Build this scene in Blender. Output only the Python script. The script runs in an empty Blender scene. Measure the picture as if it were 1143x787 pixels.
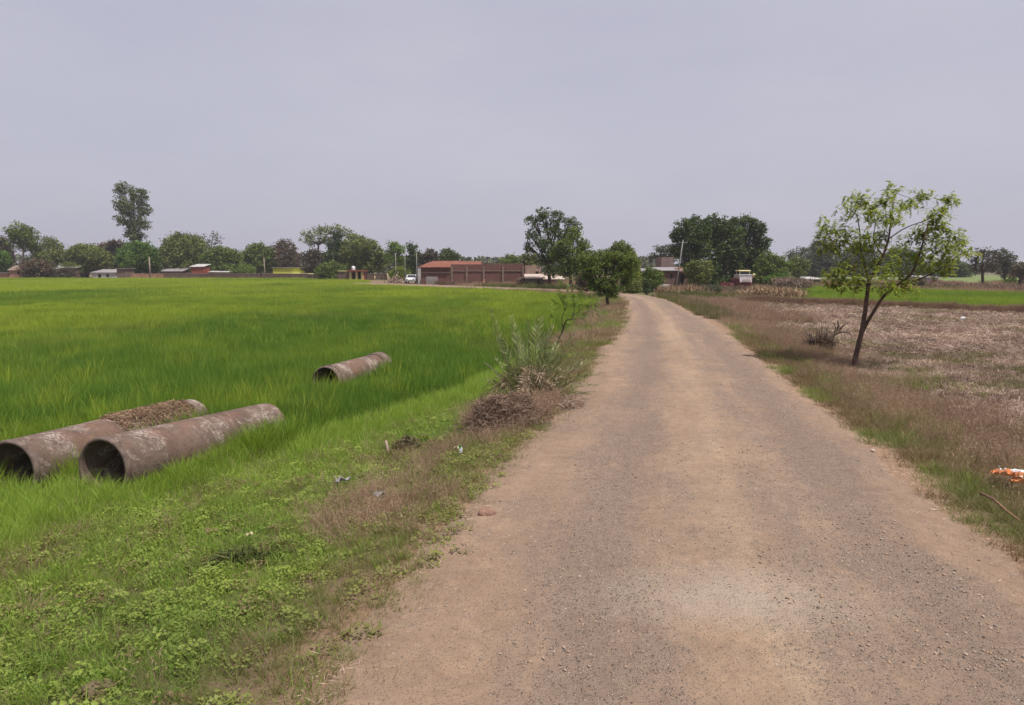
import bpy, math, random
import numpy as np
from mathutils import Vector
rnd = random.Random(7)
rng = np.random.default_rng(11)
scene = bpy.context.scene
COL = scene.collection
PI = math.pi
# ------------------------------------------------------------------ camera maths
F = 740.0
CX, CY = 571.5, 393.5
CAMZ = 2.6
PITCH = math.atan(95.5 / F)
cp, sp = math.cos(PITCH), math.sin(PITCH)
def ray(px, py):
    u = (px - CX) / F; v = -(py - CY) / F
    return u, cp + v * sp, -sp + v * cp
def P(px, py, Y):
    """point on the sight line of a photo pixel at distance Y"""
    dx, dy, dz = ray(px, py); t = Y / dy
    return np.array([dx * t, Y, CAMZ + dz * t])
def G(px, py, z=0.0):
    dx, dy, dz = ray(px, py); t = (z - CAMZ) / dz
    return np.array([dx * t, dy * t, z])
def mpp(Y):            # metres per pixel
    return Y / (F * cp)
# ------------------------------------------------------------------ noise
def _hash(ix, iy, seed):
    h = (ix.astype(np.int64) * 374761393 + iy.astype(np.int64) * 668265263 + seed * 982451653) & 0xffffffff
    h = ((h ^ (h >> 13)) * 1274126177) & 0xffffffff
    return ((h ^ (h >> 16)) & 0xffff) / 65535.0
def vnoise(x, y, seed=0):
    x = np.asarray(x, float); y = np.asarray(y, float)
    ix = np.floor(x); iy = np.floor(y); fx = x - ix; fy = y - iy
    fx = fx * fx * (3 - 2 * fx); fy = fy * fy * (3 - 2 * fy)
    a = _hash(ix, iy, seed); b = _hash(ix + 1, iy, seed); c = _hash(ix, iy + 1, seed); d = _hash(ix + 1, iy + 1, seed)
    return (a + (b - a) * fx) * (1 - fy) + (c + (d - c) * fx) * fy
def fbm(x, y, seed=0, o=3):
    s = 0; a = 0.5; t = 0
    for k in range(o):
        s = s + a * vnoise(np.asarray(x) * 2 ** k, np.asarray(y) * 2 ** k, seed + k * 17); t += a; a *= 0.5
    return s / t
def smooth(a, b, x):
    t = np.clip((x - a) / (b - a), 0, 1); return t * t * (3 - 2 * t)
# ------------------------------------------------------------------ road centreline
_c = [(805, 640), (786, 560), (781, 498), (764, 432), (751, 382), (740, 357), (727, 341)]
RP = [np.array([-0.7, -12.0]), np.array([0.45, -3.0])] + [G(x, y)[:2] for x, y in _c]
RP += [np.array([10.6, 53.5]), np.array([10.6, 60.0]), np.array([8.6, 67.0]), np.array([4.2, 75.0]), np.array([-2.0, 83.0]), np.array([-10.5, 93.0]),
       np.array([-20.0, 103.0]), np.array([-26.0, 108.5])]
def catmull(pts, n=10):
    out = []
    for i in range(len(pts) - 1):
        p0 = pts[max(i - 1, 0)]; p1 = pts[i]; p2 = pts[i + 1]; p3 = pts[min(i + 2, len(pts) - 1)]
        for k in range(n):
            t = k / n
            out.append(0.5 * ((2 * p1) + (-p0 + p2) * t + (2 * p0 - 5 * p1 + 4 * p2 - p3) * t * t + (-p0 + 3 * p1 - 3 * p2 + p3) * t ** 3))
    out.append(pts[-1]); return np.array(out)
RC = catmull(RP, 6)
_seg = RC[1:] - RC[:-1]; _sl = np.linalg.norm(_seg, axis=1); _cum = np.concatenate([[0], np.cumsum(_sl)])
HALF_Y = np.array([-12, 5, 9, 14, 22, 33, 45, 55, 80, 160.]); HALF_W = np.array([2.5, 2.45, 2.35, 2.2, 2.15, 1.95, 1.75, 1.6, 1.3, 1.2])
def road_sd(x, y):
    """signed distance from centreline (negative = left) and position along"""
    x = np.asarray(x, float).ravel(); y = np.asarray(y, float).ravel()
    best = np.full(x.shape, 1e9); side = np.zeros(x.shape); al = np.zeros(x.shape)
    for i in range(len(_seg)):
        ax, ay = RC[i]; sx, sy = _seg[i]; L2 = sx * sx + sy * sy
        t = np.clip(((x - ax) * sx + (y - ay) * sy) / L2, 0, 1)
        dx = x - ax - t * sx; dy = y - ay - t * sy; d = np.hypot(dx, dy)
        m = d < best
        best[m] = d[m]; side[m] = np.sign((dx * sy - dy * sx))[m]; al[m] = (_cum[i] + t * _sl[i])[m]
    lim = np.interp(x, [-200, -50, -48, -38, -31, -24], [160, 158, 154, 142, 138, 108]); m = (x < -24) & (y > 70)
    side[m] = np.where(y[m] < lim[m], -1, 1)
    return best * np.where(side == 0, 1, side), al
def road_half(y): return np.interp(y, HALF_Y, HALF_W)
# ------------------------------------------------------------------ terrain height
BUND = [np.array([19.0, 53.5]), np.array([22.0, 50.8]), np.array([32.0, 41.3]), np.array([46.0, 30.0]), np.array([80.0, 8.0])]
def bund_d(x, y):
    best = np.full(np.shape(x), 1e9)
    for a, b in zip(BUND[:-1], BUND[1:]):
        s = b - a; t = np.clip(((x - a[0]) * s[0] + (y - a[1]) * s[1]) / (s @ s), 0, 1)
        best = np.minimum(best, np.hypot(x - a[0] - t * s[0], y - a[1] - t * s[1]))
    return best
def H(x, y, sd=None):
    shp = np.shape(x); x = np.asarray(x, float).ravel(); y = np.asarray(y, float).ravel()
    if sd is None: sd, _ = road_sd(x, y)
    hw = road_half(y); e = np.abs(sd) - hw
    left = np.interp(e, [0, .5, 1.3, 2.8, 4.0], [-.03, -.06, -.2, -.43, -.45])
    right = np.interp(e, [0, .6, 1.6, 2.6, 3.6], [-.03, -.05, -.13, -.28, -.32])
    inside = (sd < 0)
    far = smooth(56, 72, y)
    z = np.where(inside, left, right * (1 - 0.0 * far))
    # ground beyond the bend comes back to road level round the hamlet
    z = z + (1 - inside) * far * 0.12 * (x < 20)
    z = z + 0.10 * (fbm(x * .5, y * .5, 3) - .5) * smooth(.2, 1.5, e) * np.where(inside & (e > 3), .3, 1)
    z = z + 0.34 * np.exp(-(bund_d(x, y) / 0.55) ** 2) * (0.75 + .5 * vnoise(x * .8, y * .8, 9))
    return z.reshape(shp) if shp else float(z[0])
def gpt(px, py, guess=-.3):
    z = guess
    for _ in range(6):
        p = G(px, py, z); z = H(p[0], p[1])
    return np.array([p[0], p[1], z])
def base(px, Y):
    x = (px - CX) / F * Y / 1.0
    # correct for pitch: depth along axis of a ground point
    depth = Y * cp + (CAMZ + .2) * sp
    x = (px - CX) / F * depth
    return np.array([x, Y, H(x, Y)])
# ------------------------------------------------------------------ object helpers
def tag(o, label=None, cat=None, group=None, kind=None):
    if label: o['label'] = label
    if cat: o['category'] = cat
    if group: o['group'] = group
    if kind: o['kind'] = kind
    return o
def empty(name, loc, label, cat, group=None):
    o = bpy.data.objects.new(name, None); o.empty_display_size = .3
    COL.objects.link(o); o.location = tuple(float(v) for v in loc)
    return tag(o, label, cat, group)
def np_mesh(name, V, Fq, smooth_=False, attrs=None):
    """V (n,3), Fq (m,k) same-size faces"""
    V = np.asarray(V, np.float32); Fq = np.asarray(Fq, np.int32); k = Fq.shape[1]
    me = bpy.data.meshes.new(name)
    me.vertices.add(len(V)); me.vertices.foreach_set('co', V.ravel())
    me.loops.add(Fq.size); me.loops.foreach_set('vertex_index', Fq.ravel())
    me.polygons.add(len(Fq)); me.polygons.foreach_set('loop_start', np.arange(0, Fq.size, k, dtype=np.int32))
    if smooth_: me.polygons.foreach_set('use_smooth', np.ones(len(Fq), bool))
    me.update(calc_edges=True)
    for an, (dom, typ, data) in (attrs or {}).items():
        a = me.attributes.new(an, typ, dom)
        a.data.foreach_set('color' if typ == 'FLOAT_COLOR' else ('vector' if typ == 'FLOAT_VECTOR' else 'value'), np.asarray(data).ravel())
    return me
def link(name, me, mat, parent=None):
    o = bpy.data.objects.new(name, me); COL.objects.link(o)
    if mat: me.materials.append(mat)
    if parent is not None: o.parent = parent
    return o
class MB:
    def __init__(s): s.V = []; s.F = []; s.n = 0
    def add(s, V, Fs):
        V = np.asarray(V, float); s.V.append(V); s.F += [tuple(i + s.n for i in f) for f in Fs]; s.n += len(V); return s
    def box(s, c, d, rz=0, taper=1.0, top=None):
        x, y, z = [v / 2 for v in d]; t = taper
        V = np.array([(-x, -y, -z), (x, -y, -z), (x, y, -z), (-x, y, -z), (-x * t, -y * t, z), (x * t, -y * t, z), (x * t, y * t, z), (-x * t, y * t, z)])
        cr, sr = math.cos(rz), math.sin(rz)
        V = np.stack([V[:, 0] * cr - V[:, 1] * sr, V[:, 0] * sr + V[:, 1] * cr, V[:, 2]], 1) + np.asarray(c, float)
        return s.add(V, [(0, 3, 2, 1), (4, 5, 6, 7), (0, 1, 5, 4), (1, 2, 6, 5), (2, 3, 7, 6), (3, 0, 4, 7)])
    def prism(s, poly, axis_vec):
        """poly: list of 3D points (planar); extruded along axis_vec"""
        A = np.array(poly, float); B = A + np.array(axis_vec, float); n = len(A)
        Fs = [tuple(range(n))[::-1], tuple(range(n, 2 * n))] + [(i, (i + 1) % n, n + (i + 1) % n, n + i) for i in range(n)]
        return s.add(np.concatenate([A, B]), Fs)
    def tube(s, pts, rad, n=6, cap=True):
        pts = [np.asarray(p, float) for p in pts]; m = len(pts); rings = []
        up = None
        for i, p in enumerate(pts):
            d = pts[min(i + 1, m - 1)] - pts[max(i - 1, 0)]; d = d / (np.linalg.norm(d) + 1e-9)
            if up is None:
                up = np.cross(d, [0.3, 0.9, 0.1]); 
            a = up - d * (up @ d); a /= (np.linalg.norm(a) + 1e-9); b = np.cross(d, a); up = a
            r = rad[i] if hasattr(rad, '__len__') else rad
            th = np.arange(n) * 2 * PI / n
            rings.append(p + r * (np.cos(th)[:, None] * a + np.sin(th)[:, None] * b))
        Fs = []
        for i in range(m - 1):
            for k in range(n):
                k2 = (k + 1) % n; Fs.append((i * n + k, i * n + k2, (i + 1) * n + k2, (i + 1) * n + k))
        if cap: Fs += [tuple(range(n))[::-1], tuple(range((m - 1) * n, m * n))]
        return s.add(np.concatenate(rings), Fs)
    def build(s, name, mat, parent=None, origin=None, smooth_=False, bevel=0):
        V = np.concatenate(s.V)
        if origin is None and parent is not None: origin = np.array(parent.location)
        if origin is None: origin = np.array([V[:, 0].mean(), V[:, 1].mean(), V[:, 2].min()])
        V = V - origin
        me = bpy.data.meshes.new(name); me.from_pydata([tuple(map(float, v)) for v in V], [], s.F); me.update()
        if smooth_: me.polygons.foreach_set('use_smooth', np.ones(len(me.polygons), bool))
        o = link(name, me, mat, parent)
        if parent is None: o.location = tuple(float(v) for v in origin)
        if bevel:
            m = o.modifiers.new('bevel', 'BEVEL'); m.width = bevel; m.segments = 2; m.limit_method = 'ANGLE'
        return o
# ------------------------------------------------------------------ materials
def newmat(name):
    m = bpy.data.materials.new(name); m.use_nodes = True; nt = m.node_tree
    for n in list(nt.nodes): nt.nodes.remove(n)
    out = nt.nodes.new('ShaderNodeOutputMaterial')
    return m, nt, out
def N(nt, t, **kw):
    n = nt.nodes.new(t)
    for k, v in kw.items():
        if k.startswith('i_'):
            n.inputs[k[2:].replace('_', ' ')].default_value = v
        else: setattr(n, k, v)
    return n
def mixc(nt, fac, a, b, mode='MIX'):
    n = nt.nodes.new('ShaderNodeMix'); n.data_type = 'RGBA'; n.blend_type = mode; n.clamp_factor = True
    for sock, v in ((n.inputs[0], fac), (n.inputs[6], a), (n.inputs[7], b)):
        if hasattr(v, 'links') or hasattr(v, 'is_linked'): nt.links.new(v, sock)
        elif isinstance(v, (int, float)): sock.default_value = v
        else: sock.default_value = (*v, 1)
    return n.outputs[2]
def noise(nt, vec, scale, detail=3, rough=.55, dist=0):
    n = N(nt, 'ShaderNodeTexNoise'); n.inputs['Scale'].default_value = scale; n.inputs['Detail'].default_value = detail
    n.inputs['Roughness'].default_value = rough; n.inputs['Distortion'].default_value = dist
    if vec is not None: nt.links.new(vec, n.inputs['Vector'])
    return n.outputs['Fac']
def ramp(nt, fac, p0, p1, c0=(0, 0, 0), c1=(1, 1, 1)):
    n = N(nt, 'ShaderNodeValToRGB'); e = n.color_ramp.elements
    e[0].position = p0; e[1].position = p1; e[0].color = (*c0, 1); e[1].color = (*c1, 1)
    nt.links.new(fac, n.inputs[0]); return n.outputs[0]
def math_(nt, op, a, b=None, clamp=False):
    n = N(nt, 'ShaderNodeMath', operation=op); n.use_clamp = clamp
    for s, v in ((n.inputs[0], a), (n.inputs[1], b)):
        if v is None: continue
        if isinstance(v, (int, float)): s.default_value = v
        else: nt.links.new(v, s)
    return n.outputs[0]
def bump(nt, h, strength=.4, dist=.02):
    n = N(nt, 'ShaderNodeBump'); n.inputs['Strength'].default_value = strength; n.inputs['Distance'].default_value = dist
    nt.links.new(h, n.inputs['Height']); return n.outputs[0]
def principled(nt, out, col, rough=.85, norm=None, spec=.3):
    b = N(nt, 'ShaderNodeBsdfPrincipled'); b.inputs['Roughness'].default_value = rough; b.inputs['Specular IOR Level'].default_value = spec
    if hasattr(col, 'is_linked'): nt.links.new(col, b.inputs['Base Color'])
    else: b.inputs['Base Color'].default_value = (*col, 1)
    if norm is not None: nt.links.new(norm, b.inputs['Normal'])
    nt.links.new(b.outputs[0], out.inputs[0]); return b
def mat_plain(name, c0, c1=None, scale=3.0, rough=.85, spec=.3, bstr=.25, bscale=None, detail=5):
    m, nt, out = newmat(name); tc = N(nt, 'ShaderNodeTexCoord').outputs['Object']
    c1 = c1 or tuple(v * .6 for v in c0)
    f = ramp(nt, noise(nt, tc, scale, detail), .35, .68)
    f2 = noise(nt, tc, scale * 7, 3)
    c = mixc(nt, f, c0, c1); c = mixc(nt, math_(nt, 'MULTIPLY', f2, .35), c, tuple(v * .55 for v in c1))
    principled(nt, out, c, rough, bump(nt, noise(nt, tc, bscale or scale * 6, 4), bstr, .02), spec); return m
def mat_leaf(name, ca, cb, cc=None, tr=.3, inst=False, dry=None, rough=.55):
    """foliage: colour from a random value per leaf, some light passing through"""
    m, nt, out = newmat(name)
    if inst:
        t = N(nt, 'ShaderNodeAttribute', attribute_type='INSTANCER', attribute_name='tint').outputs['Color']
        sepn = N(nt, 'ShaderNodeSeparateColor'); nt.links.new(t, sepn.inputs[0])
        r = N(nt, 'ShaderNodeAttribute', attribute_type='GEOMETRY', attribute_name='rv').outputs['Fac']
        v = math_(nt, 'ADD', math_(nt, 'MULTIPLY', r, .45), math_(nt, 'MULTIPLY', sepn.outputs[0], .75), True)
        c = mixc(nt, v, ca, cb)
        if dry: c = mixc(nt, sepn.outputs[1], c, mixc(nt, r, dry, tuple(q * .55 for q in dry)))
    else:
        r = N(nt, 'ShaderNodeAttribute', attribute_type='GEOMETRY', attribute_name='rv').outputs['Fac']
        c = mixc(nt, ramp(nt, r, .1, .8), ca, cb)
        if cc: c = mixc(nt, ramp(nt, r, .85, .93), c, cc)
    d = N(nt, 'ShaderNodeBsdfPrincipled'); d.inputs['Roughness'].default_value = rough; d.inputs['Specular IOR Level'].default_value = .25
    nt.links.new(c, d.inputs['Base Color'])
    tl = N(nt, 'ShaderNodeBsdfTranslucent'); nt.links.new(mixc(nt, .5, c, (1.0, 1.0, .35), 'MULTIPLY'), tl.inputs[0])
    mx = N(nt, 'ShaderNodeMixShader'); mx.inputs[0].default_value = tr
    nt.links.new(d.outputs[0], mx.inputs[1]); nt.links.new(tl.outputs[0], mx.inputs[2]); nt.links.new(mx.outputs[0], out.inputs[0])
    return m
# ================================================================== ground sheet
def axis_pts(segs):
    out = []
    for a, b, st in segs: out += list(np.arange(a, b, st))
    return np.array(out + [segs[-1][1]])
gx = axis_pts([(-2600, -600, 250), (-600, -100, 20), (-100, -30, 2.5), (-30, -12, .8), (-12, 14, .2), (14, 40, .6), (40, 110, 2.5), (110, 600, 20), (600, 2600, 250)])
gy = axis_pts([(-60, -6, 4), (-6, 2, .5), (2, 20, .2), (20, 60, .5), (60, 130, 1.5), (130, 300, 6), (300, 800, 50), (800, 4200, 400)])
def poly_in(x, y, poly):
    x = np.asarray(x); y = np.asarray(y); c = np.zeros(x.shape, bool); n = len(poly)
    for i in range(n):
        x1, y1 = poly[i]; x2, y2 = poly[(i + 1) % n]
        cond = ((y1 > y) != (y2 > y)) & (x < (x2 - x1) * (y - y1) / (y2 - y1 + 1e-12) + x1)
        c ^= cond
    return c
SB_Y = [2, 8.6, 12.4, 16, 22, 60, 75]; SB = [8.6, 6.4, 4.2, 3.1, 2.8, 2.3, 2.0]
def crop_edge(y): return np.interp(y, SB_Y, SB)
GREEN_R = [(21.5, 52.2), (32, 42.3), (46, 31), (80, 9), (110, 30), (54, 66), (41, 92), (30, 78)]
GREEN_R2 = [(70, 135), (160, 110), (220, 190), (110, 260), (60, 200)]
PIPES = [((8, 492, 8.75), (213, 446, 12.5), .42), ((112, 489, 8.75), (297, 450, 12.2), .42), ((363, 409, 15.8), (424, 394, 18.8), .36)]
def zones(x, y):
    """classify ground points"""
    sd, al = road_sd(x, y); e = np.abs(sd) - road_half(y)
    wob = (fbm(x * .7, y * .7, 31) - .5) * 1.0
    left = sd < 0
    crop = left & (e > crop_edge(y) + wob * .7) & (y < 161) & (y > -20) & (x < 12)
    return sd, e, left, crop, wob
X, Y = np.meshgrid(gx, gy); x = X.ravel(); y = Y.ravel()
sd, e, left, crop, wob = zones(x, y)
z = H(x, y, sd)
z = np.where(e < 0, -.035, z)
def lerp3(a, b, t): return a + (b - a) * t[:, None]
c = np.tile(np.array([.16, .115, .075]), (len(x), 1))                       # verge soil
c = lerp3(c, np.array([.27, .18, .122]), (1 - smooth(.1, .9, e + wob * .6)) * (1 - .85 * smooth(62, 80, y)))    # sandy shoulder
c = lerp3(c, np.array([.055, .065, .02]), crop * 1.0)                        # crop soil
mz = left & ~crop & (e > 1.2)
c = lerp3(c, np.array([.075, .08, .028]), mz * smooth(.8, 1.8, e) * .8)
stub = (~left) & (e > 2.4) & (bund_d(x, y) > .8) & (y < 56)
c = lerp3(c, np.array([.21, .15, .13]), stub * 1.0)
gr = poly_in(x + wob, y + wob, GREEN_R)
c = lerp3(c, np.array([.10, .16, .035]), gr * 1.0)
gr2 = poly_in(x, y, GREEN_R2); c = lerp3(c, np.array([.15, .19, .07]), gr2 * 1.0)
far = (y > 56) & (~crop) & (~gr) & (~gr2) & (e > .6)
fn = fbm(x * .06, y * .06, 77)
c[far] = lerp3(np.tile([.20, .145, .10], (far.sum(), 1)), np.array([.12, .13, .06]), smooth(.45, .6, fn[far]))
cc = np.concatenate([c, np.ones((len(c), 1))], 1)
nx, ny = len(gx), len(gy)
ii = np.arange(nx * ny).reshape(ny, nx)
Fq = np.stack([ii[:-1, :-1], ii[:-1, 1:], ii[1:, 1:], ii[1:, :-1]], -1).reshape(-1, 4)
me = np_mesh('ground', np.stack([x, y, z], 1), Fq, True, {'soil': ('POINT', 'FLOAT_COLOR', cc), 'stub': ('POINT', 'FLOAT', stub * 1.0)})
m, nt, out = newmat('soil_ground')
tc = N(nt, 'ShaderNodeTexCoord').outputs['Object']
att = N(nt, 'ShaderNodeAttribute', attribute_name='soil').outputs['Color']
f1 = ramp(nt, noise(nt, tc, 1.1, 6, .65), .35, .7); f2 = ramp(nt, noise(nt, tc, 14, 5, .7), .38, .68)
c = mixc(nt, math_(nt, 'MULTIPLY', f1, .5), att, mixc(nt, 1.0, att, (.62, .60, .58), 'MULTIPLY'))
c = mixc(nt, math_(nt, 'MULTIPLY', f2, .55), c, mixc(nt, 1.0, att, (1.35, 1.3, 1.25), 'MULTIPLY'))
vr = N(nt, 'ShaderNodeTexVoronoi'); vr.inputs['Scale'].default_value = 38; nt.links.new(tc, vr.inputs['Vector'])
sepv = N(nt, 'ShaderNodeSeparateColor'); nt.links.new(vr.outputs['Color'], sepv.inputs[0])
c = mixc(nt, math_(nt, 'MULTIPLY', ramp(nt, sepv.outputs[0], .8, .86), .5), c, mixc(nt, 1.0, att, (.5, .52, .55), 'MULTIPLY'))
hh = math_(nt, 'ADD', noise(nt, tc, 30, 5, .7), math_(nt, 'MULTIPLY', noise(nt, tc, 5, 4), 1.5))
principled(nt, out, c, .95, bump(nt, hh, .7, .03), .1)
g = link('ground', me, m); tag(g, kind='structure')
# ================================================================== road
NL = 25
alen = np.concatenate([np.arange(0, 34, .12), np.arange(34, 80, .4), np.arange(80, _cum[-1], 1.2)])
def at_len(s):
    s = np.clip(s, 0, _cum[-1] - 1e-6); i = np.searchsorted(_cum, s, side='right') - 1; i = np.clip(i, 0, len(_seg) - 1)
    t = (s - _cum[i]) / _sl[i]; p = RC[i] + _seg[i] * t[:, None]
    d = _seg[i] / _sl[i][:, None]; return p, d
pc, dc = at_len(alen)
# smooth the directions
d0, _ = at_len(alen - .8); d1, _ = at_len(alen + .8); dc = d1 - d0; dc /= np.linalg.norm(dc, axis=1)[:, None]
nrm = np.stack([dc[:, 1], -dc[:, 0]], 1)        # points right
hw = road_half(pc[:, 1])
jl = (fbm(alen * 1.3, alen * 0 + 2, 5, 4) - .5) * .55; jr = (fbm(alen * 1.3, alen * 0 + 9, 6, 4) - .5) * .5
V = []; UV = []
for k in range(NL):
    t = k / (NL - 1) * 2 - 1
    lat = t * hw + np.where(t < 0, jl * abs(t) ** 3, jr * abs(t) ** 3) + (t ** 7) * .22
    p = pc + nrm * lat[:, None]
    un = t * 2.35
    zz = .03 * (1 - t * t) - .028 * math.exp(-((un + 1.05) / .38) ** 2) - .028 * math.exp(-((un - 1.3) / .45) ** 2) + .006
    zz = zz + .03 * (fbm(p[:, 0] * 2.2, p[:, 1] * 1.1, 44) - .5) * (1 - t ** 4)
    zz = np.where(abs(t) > .99, -.045, zz)
    V.append(np.stack([p[:, 0], p[:, 1], zz], 1)); UV.append(np.stack([np.full(len(alen), un), alen, 0 * alen], 1))
V = np.stack(V, 1).reshape(-1, 3); UV = np.stack(UV, 1).reshape(-1, 3)
ii = np.arange(len(V)).reshape(len(alen), NL)
Fq = np.stack([ii[:-1, :-1], ii[:-1, 1:], ii[1:, 1:], ii[1:, :-1]], -1).reshape(-1, 4)
me = np_mesh('road', V, Fq, True, {'lane': ('POINT', 'FLOAT_VECTOR', UV)})
m, nt, out = newmat('dirt_road')
tc = N(nt, 'ShaderNodeTexCoord').outputs['Object']
lane = N(nt, 'ShaderNodeAttribute', attribute_name='lane').outputs['Vector']
sx = N(nt, 'ShaderNodeSeparateXYZ'); nt.links.new(lane, sx.inputs[0]); u = sx.outputs[0]; v_ = sx.outputs[1]
mp = N(nt, 'ShaderNodeMapping'); mp.inputs['Scale'].default_value = (1, .16, 1); nt.links.new(lane, mp.inputs[0]); stv = mp.outputs[0]
def band(c0, w):
    d = math_(nt, 'ABSOLUTE', math_(nt, 'SUBTRACT', u, c0)); return math_(nt, 'SUBTRACT', 1.0, math_(nt, 'DIVIDE', d, w), True)
b = math_(nt, 'MAXIMUM', band(-.95, .85), math_(nt, 'MAXIMUM', band(1.55, .75), math_(nt, 'MULTIPLY', band(.75, .45), .65)))
ns = noise(nt, stv, 2.2, 5, .65); nb = noise(nt, tc, .55, 4)
nm = noise(nt, tc, 3.0, 6, .8, .6)
gf = math_(nt, 'ADD', math_(nt, 'MULTIPLY', b, .27), math_(nt, 'ADD', math_(nt, 'MULTIPLY', ns, .65), math_(nt, 'MULTIPLY', math_(nt, 'ADD', nb, nm), .45)))
gfr = ramp(nt, gf, .77, 1.08)
tan_ = mixc(nt, ramp(nt, noise(nt, tc, 1.3, 5, .6), .3, .7), (.365, .255, .178), (.29, .198, .140))
edge = ramp(nt, math_(nt, 'ADD', math_(nt, 'ABSOLUTE', u), math_(nt, 'MULTIPLY', noise(nt, tc, 2.0, 3), .8)), 2.1, 2.7)
tan_ = mixc(nt, edge, tan_, (.30, .18, .105))
pale = math_(nt, 'MULTIPLY', band(.25, .8), ramp(nt, noise(nt, stv, 1.1, 4), .35, .6))
tan_ = mixc(nt, math_(nt, 'MULTIPLY', pale, .7), tan_, (.47, .345, .235))
# pale dusty patch just ahead of the camera
gxy = N(nt, 'ShaderNodeNewGeometry').outputs['Position']
pd = N(nt, 'ShaderNodeVectorMath', operation='SUBTRACT'); pd.inputs[1].default_value = (1.75, 4.95, 0); nt.links.new(gxy, pd.inputs[0])
ps = N(nt, 'ShaderNodeVectorMath', operation='MULTIPLY'); ps.inputs[1].default_value = (.52, 1.05, 0); nt.links.new(pd.outputs[0], ps.inputs[0])
pl = N(nt, 'ShaderNodeVectorMath', operation='LENGTH'); nt.links.new(ps.outputs[0], pl.inputs[0])
dust = ramp(nt, math_(nt, 'ADD', pl.outputs['Value'], math_(nt, 'MULTIPLY', noise(nt, tc, 2.5, 4), .6)), .35, 1.5, (1, 1, 1), (0, 0, 0))
grey = mixc(nt, noise(nt, tc, 25, 4, .7), (.180, .135, .112), (.325, .25, .20))
col = mixc(nt, math_(nt, 'MULTIPLY', gfr, .72), tan_, grey); blot = ramp(nt, noise(nt, stv, .9, 6, .7, .5), .42, .66); col = mixc(nt, math_(nt, 'MULTIPLY', blot, .42), col, (.21, .15, .115)); mot = ramp(nt, noise(nt, tc, 7, 6, .75), .40, .64); col = mixc(nt, math_(nt, 'MULTIPLY', mot, .45), col, mixc(nt, 1.0, col, (.62, .58, .56), 'MULTIPLY')); mot2 = ramp(nt, noise(nt, tc, 3.3, 6, .75, .8), .52, .68); col = mixc(nt, math_(nt, 'MULTIPLY', mot2, .45), col, mixc(nt, 1.0, col, (1.35, 1.28, 1.2), 'MULTIPLY'))
col = mixc(nt, math_(nt, 'MULTIPLY', dust, .62), col, (.41, .345, .285))
def stones(scale, thr):
    wn = N(nt, 'ShaderNodeVectorMath', operation='ADD'); nz = N(nt, 'ShaderNodeTexNoise'); nz.inputs['Scale'].default_value = scale * 1.3; nt.links.new(tc, nz.inputs['Vector'])
    sc = N(nt, 'ShaderNodeVectorMath', operation='SCALE'); sc.inputs['Scale'].default_value = .6 / scale; nt.links.new(nz.outputs['Color'], sc.inputs[0])
    nt.links.new(tc, wn.inputs[0]); nt.links.new(sc.outputs[0], wn.inputs[1])
    vo = N(nt, 'ShaderNodeTexVoronoi'); vo.inputs['Scale'].default_value = scale; nt.links.new(wn.outputs[0], vo.inputs['Vector'])
    se = N(nt, 'ShaderNodeSeparateColor'); nt.links.new(vo.outputs['Color'], se.inputs[0])
    inside = ramp(nt, vo.outputs['Distance'], .28, .45, (1, 1, 1), (0, 0, 0))
    on = math_(nt, 'GREATER_THAN', math_(nt, 'ADD', se.outputs[0], math_(nt, 'MULTIPLY', gfr, .35)), thr)
    return math_(nt, 'MULTIPLY', inside, on), se.outputs[1]
s1, r1 = stones(40, 1.02); s2, r2 = stones(85, .74)
col = mixc(nt, math_(nt, 'MULTIPLY', s1, .85), col, mixc(nt, r1, (.15, .12, .105), (.50, .40, .32)))
col = mixc(nt, math_(nt, 'MULTIPLY', s2, .8), col, mixc(nt, r2, (.15, .115, .10), (.55, .43, .32)))
col = mixc(nt, math_(nt, 'MULTIPLY', ramp(nt, noise(nt, tc, 80, 4, .8), .4, .7), .32), col, (.15, .115, .09))
hh = math_(nt, 'ADD', math_(nt, 'ADD', math_(nt, 'MULTIPLY', s1, 1.0), math_(nt, 'MULTIPLY', s2, .6)), math_(nt, 'MULTIPLY', noise(nt, tc, 45, 6, .75), .9))
principled(nt, out, col, .95, bump(nt, hh, 1.0, .016), .12)
r = link('road', me, m); tag(r, kind='structure')
# ================================================================== scatter machinery
def blades(n, rad, h0, h1, w, lean, segs=2, seed=0, curl=.5, tipw=.1, square=False):
    """a tuft: V, F quads, rv per face"""
    r = np.random.default_rng(seed)
    if square: bx = (r.random(n) - .5) * 2 * rad; by = (r.random(n) - .5) * 2 * rad
    else:
        a = r.random(n) * 2 * PI; q = np.sqrt(r.random(n)) * rad; bx = np.cos(a) * q; by = np.sin(a) * q
    h = h0 + (h1 - h0) * r.random(n) ** 1.3
    da = r.random(n) * 2 * PI
    if not square: da = np.arctan2(by, bx) + (r.random(n) - .5) * 2.2
    L = lean * (0.3 + r.random(n)); fa = r.random(n) * PI; wv = np.stack([np.cos(fa), np.sin(fa), 0 * fa], 1) * (w * (.6 + .8 * r.random(n)) / 2)[:, None]
    V = []
    for k in range(segs + 1):
        t = k / segs; out_ = L * h * (t * (1 - curl) + curl * t * t)
        c = np.stack([bx + np.cos(da) * out_, by + np.sin(da) * out_, h * (t - .25 * L * t * t)], 1)
        ww = (1 - t) * (1 - tipw) + tipw if k else .8
        V += [c - wv * ww, c + wv * ww]
    V = np.stack(V, 1)                       # n, 2(segs+1), 3
    m_ = 2 * (segs + 1); base_ = np.arange(n)[:, None] * m_
    Fs = np.concatenate([base_ + np.array([[2 * k, 2 * k + 1, 2 * k + 3, 2 * k + 2]]) for k in range(segs)])
    rv = np.tile(r.random(n), segs)
    return V.reshape(-1, 3), Fs, rv
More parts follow.
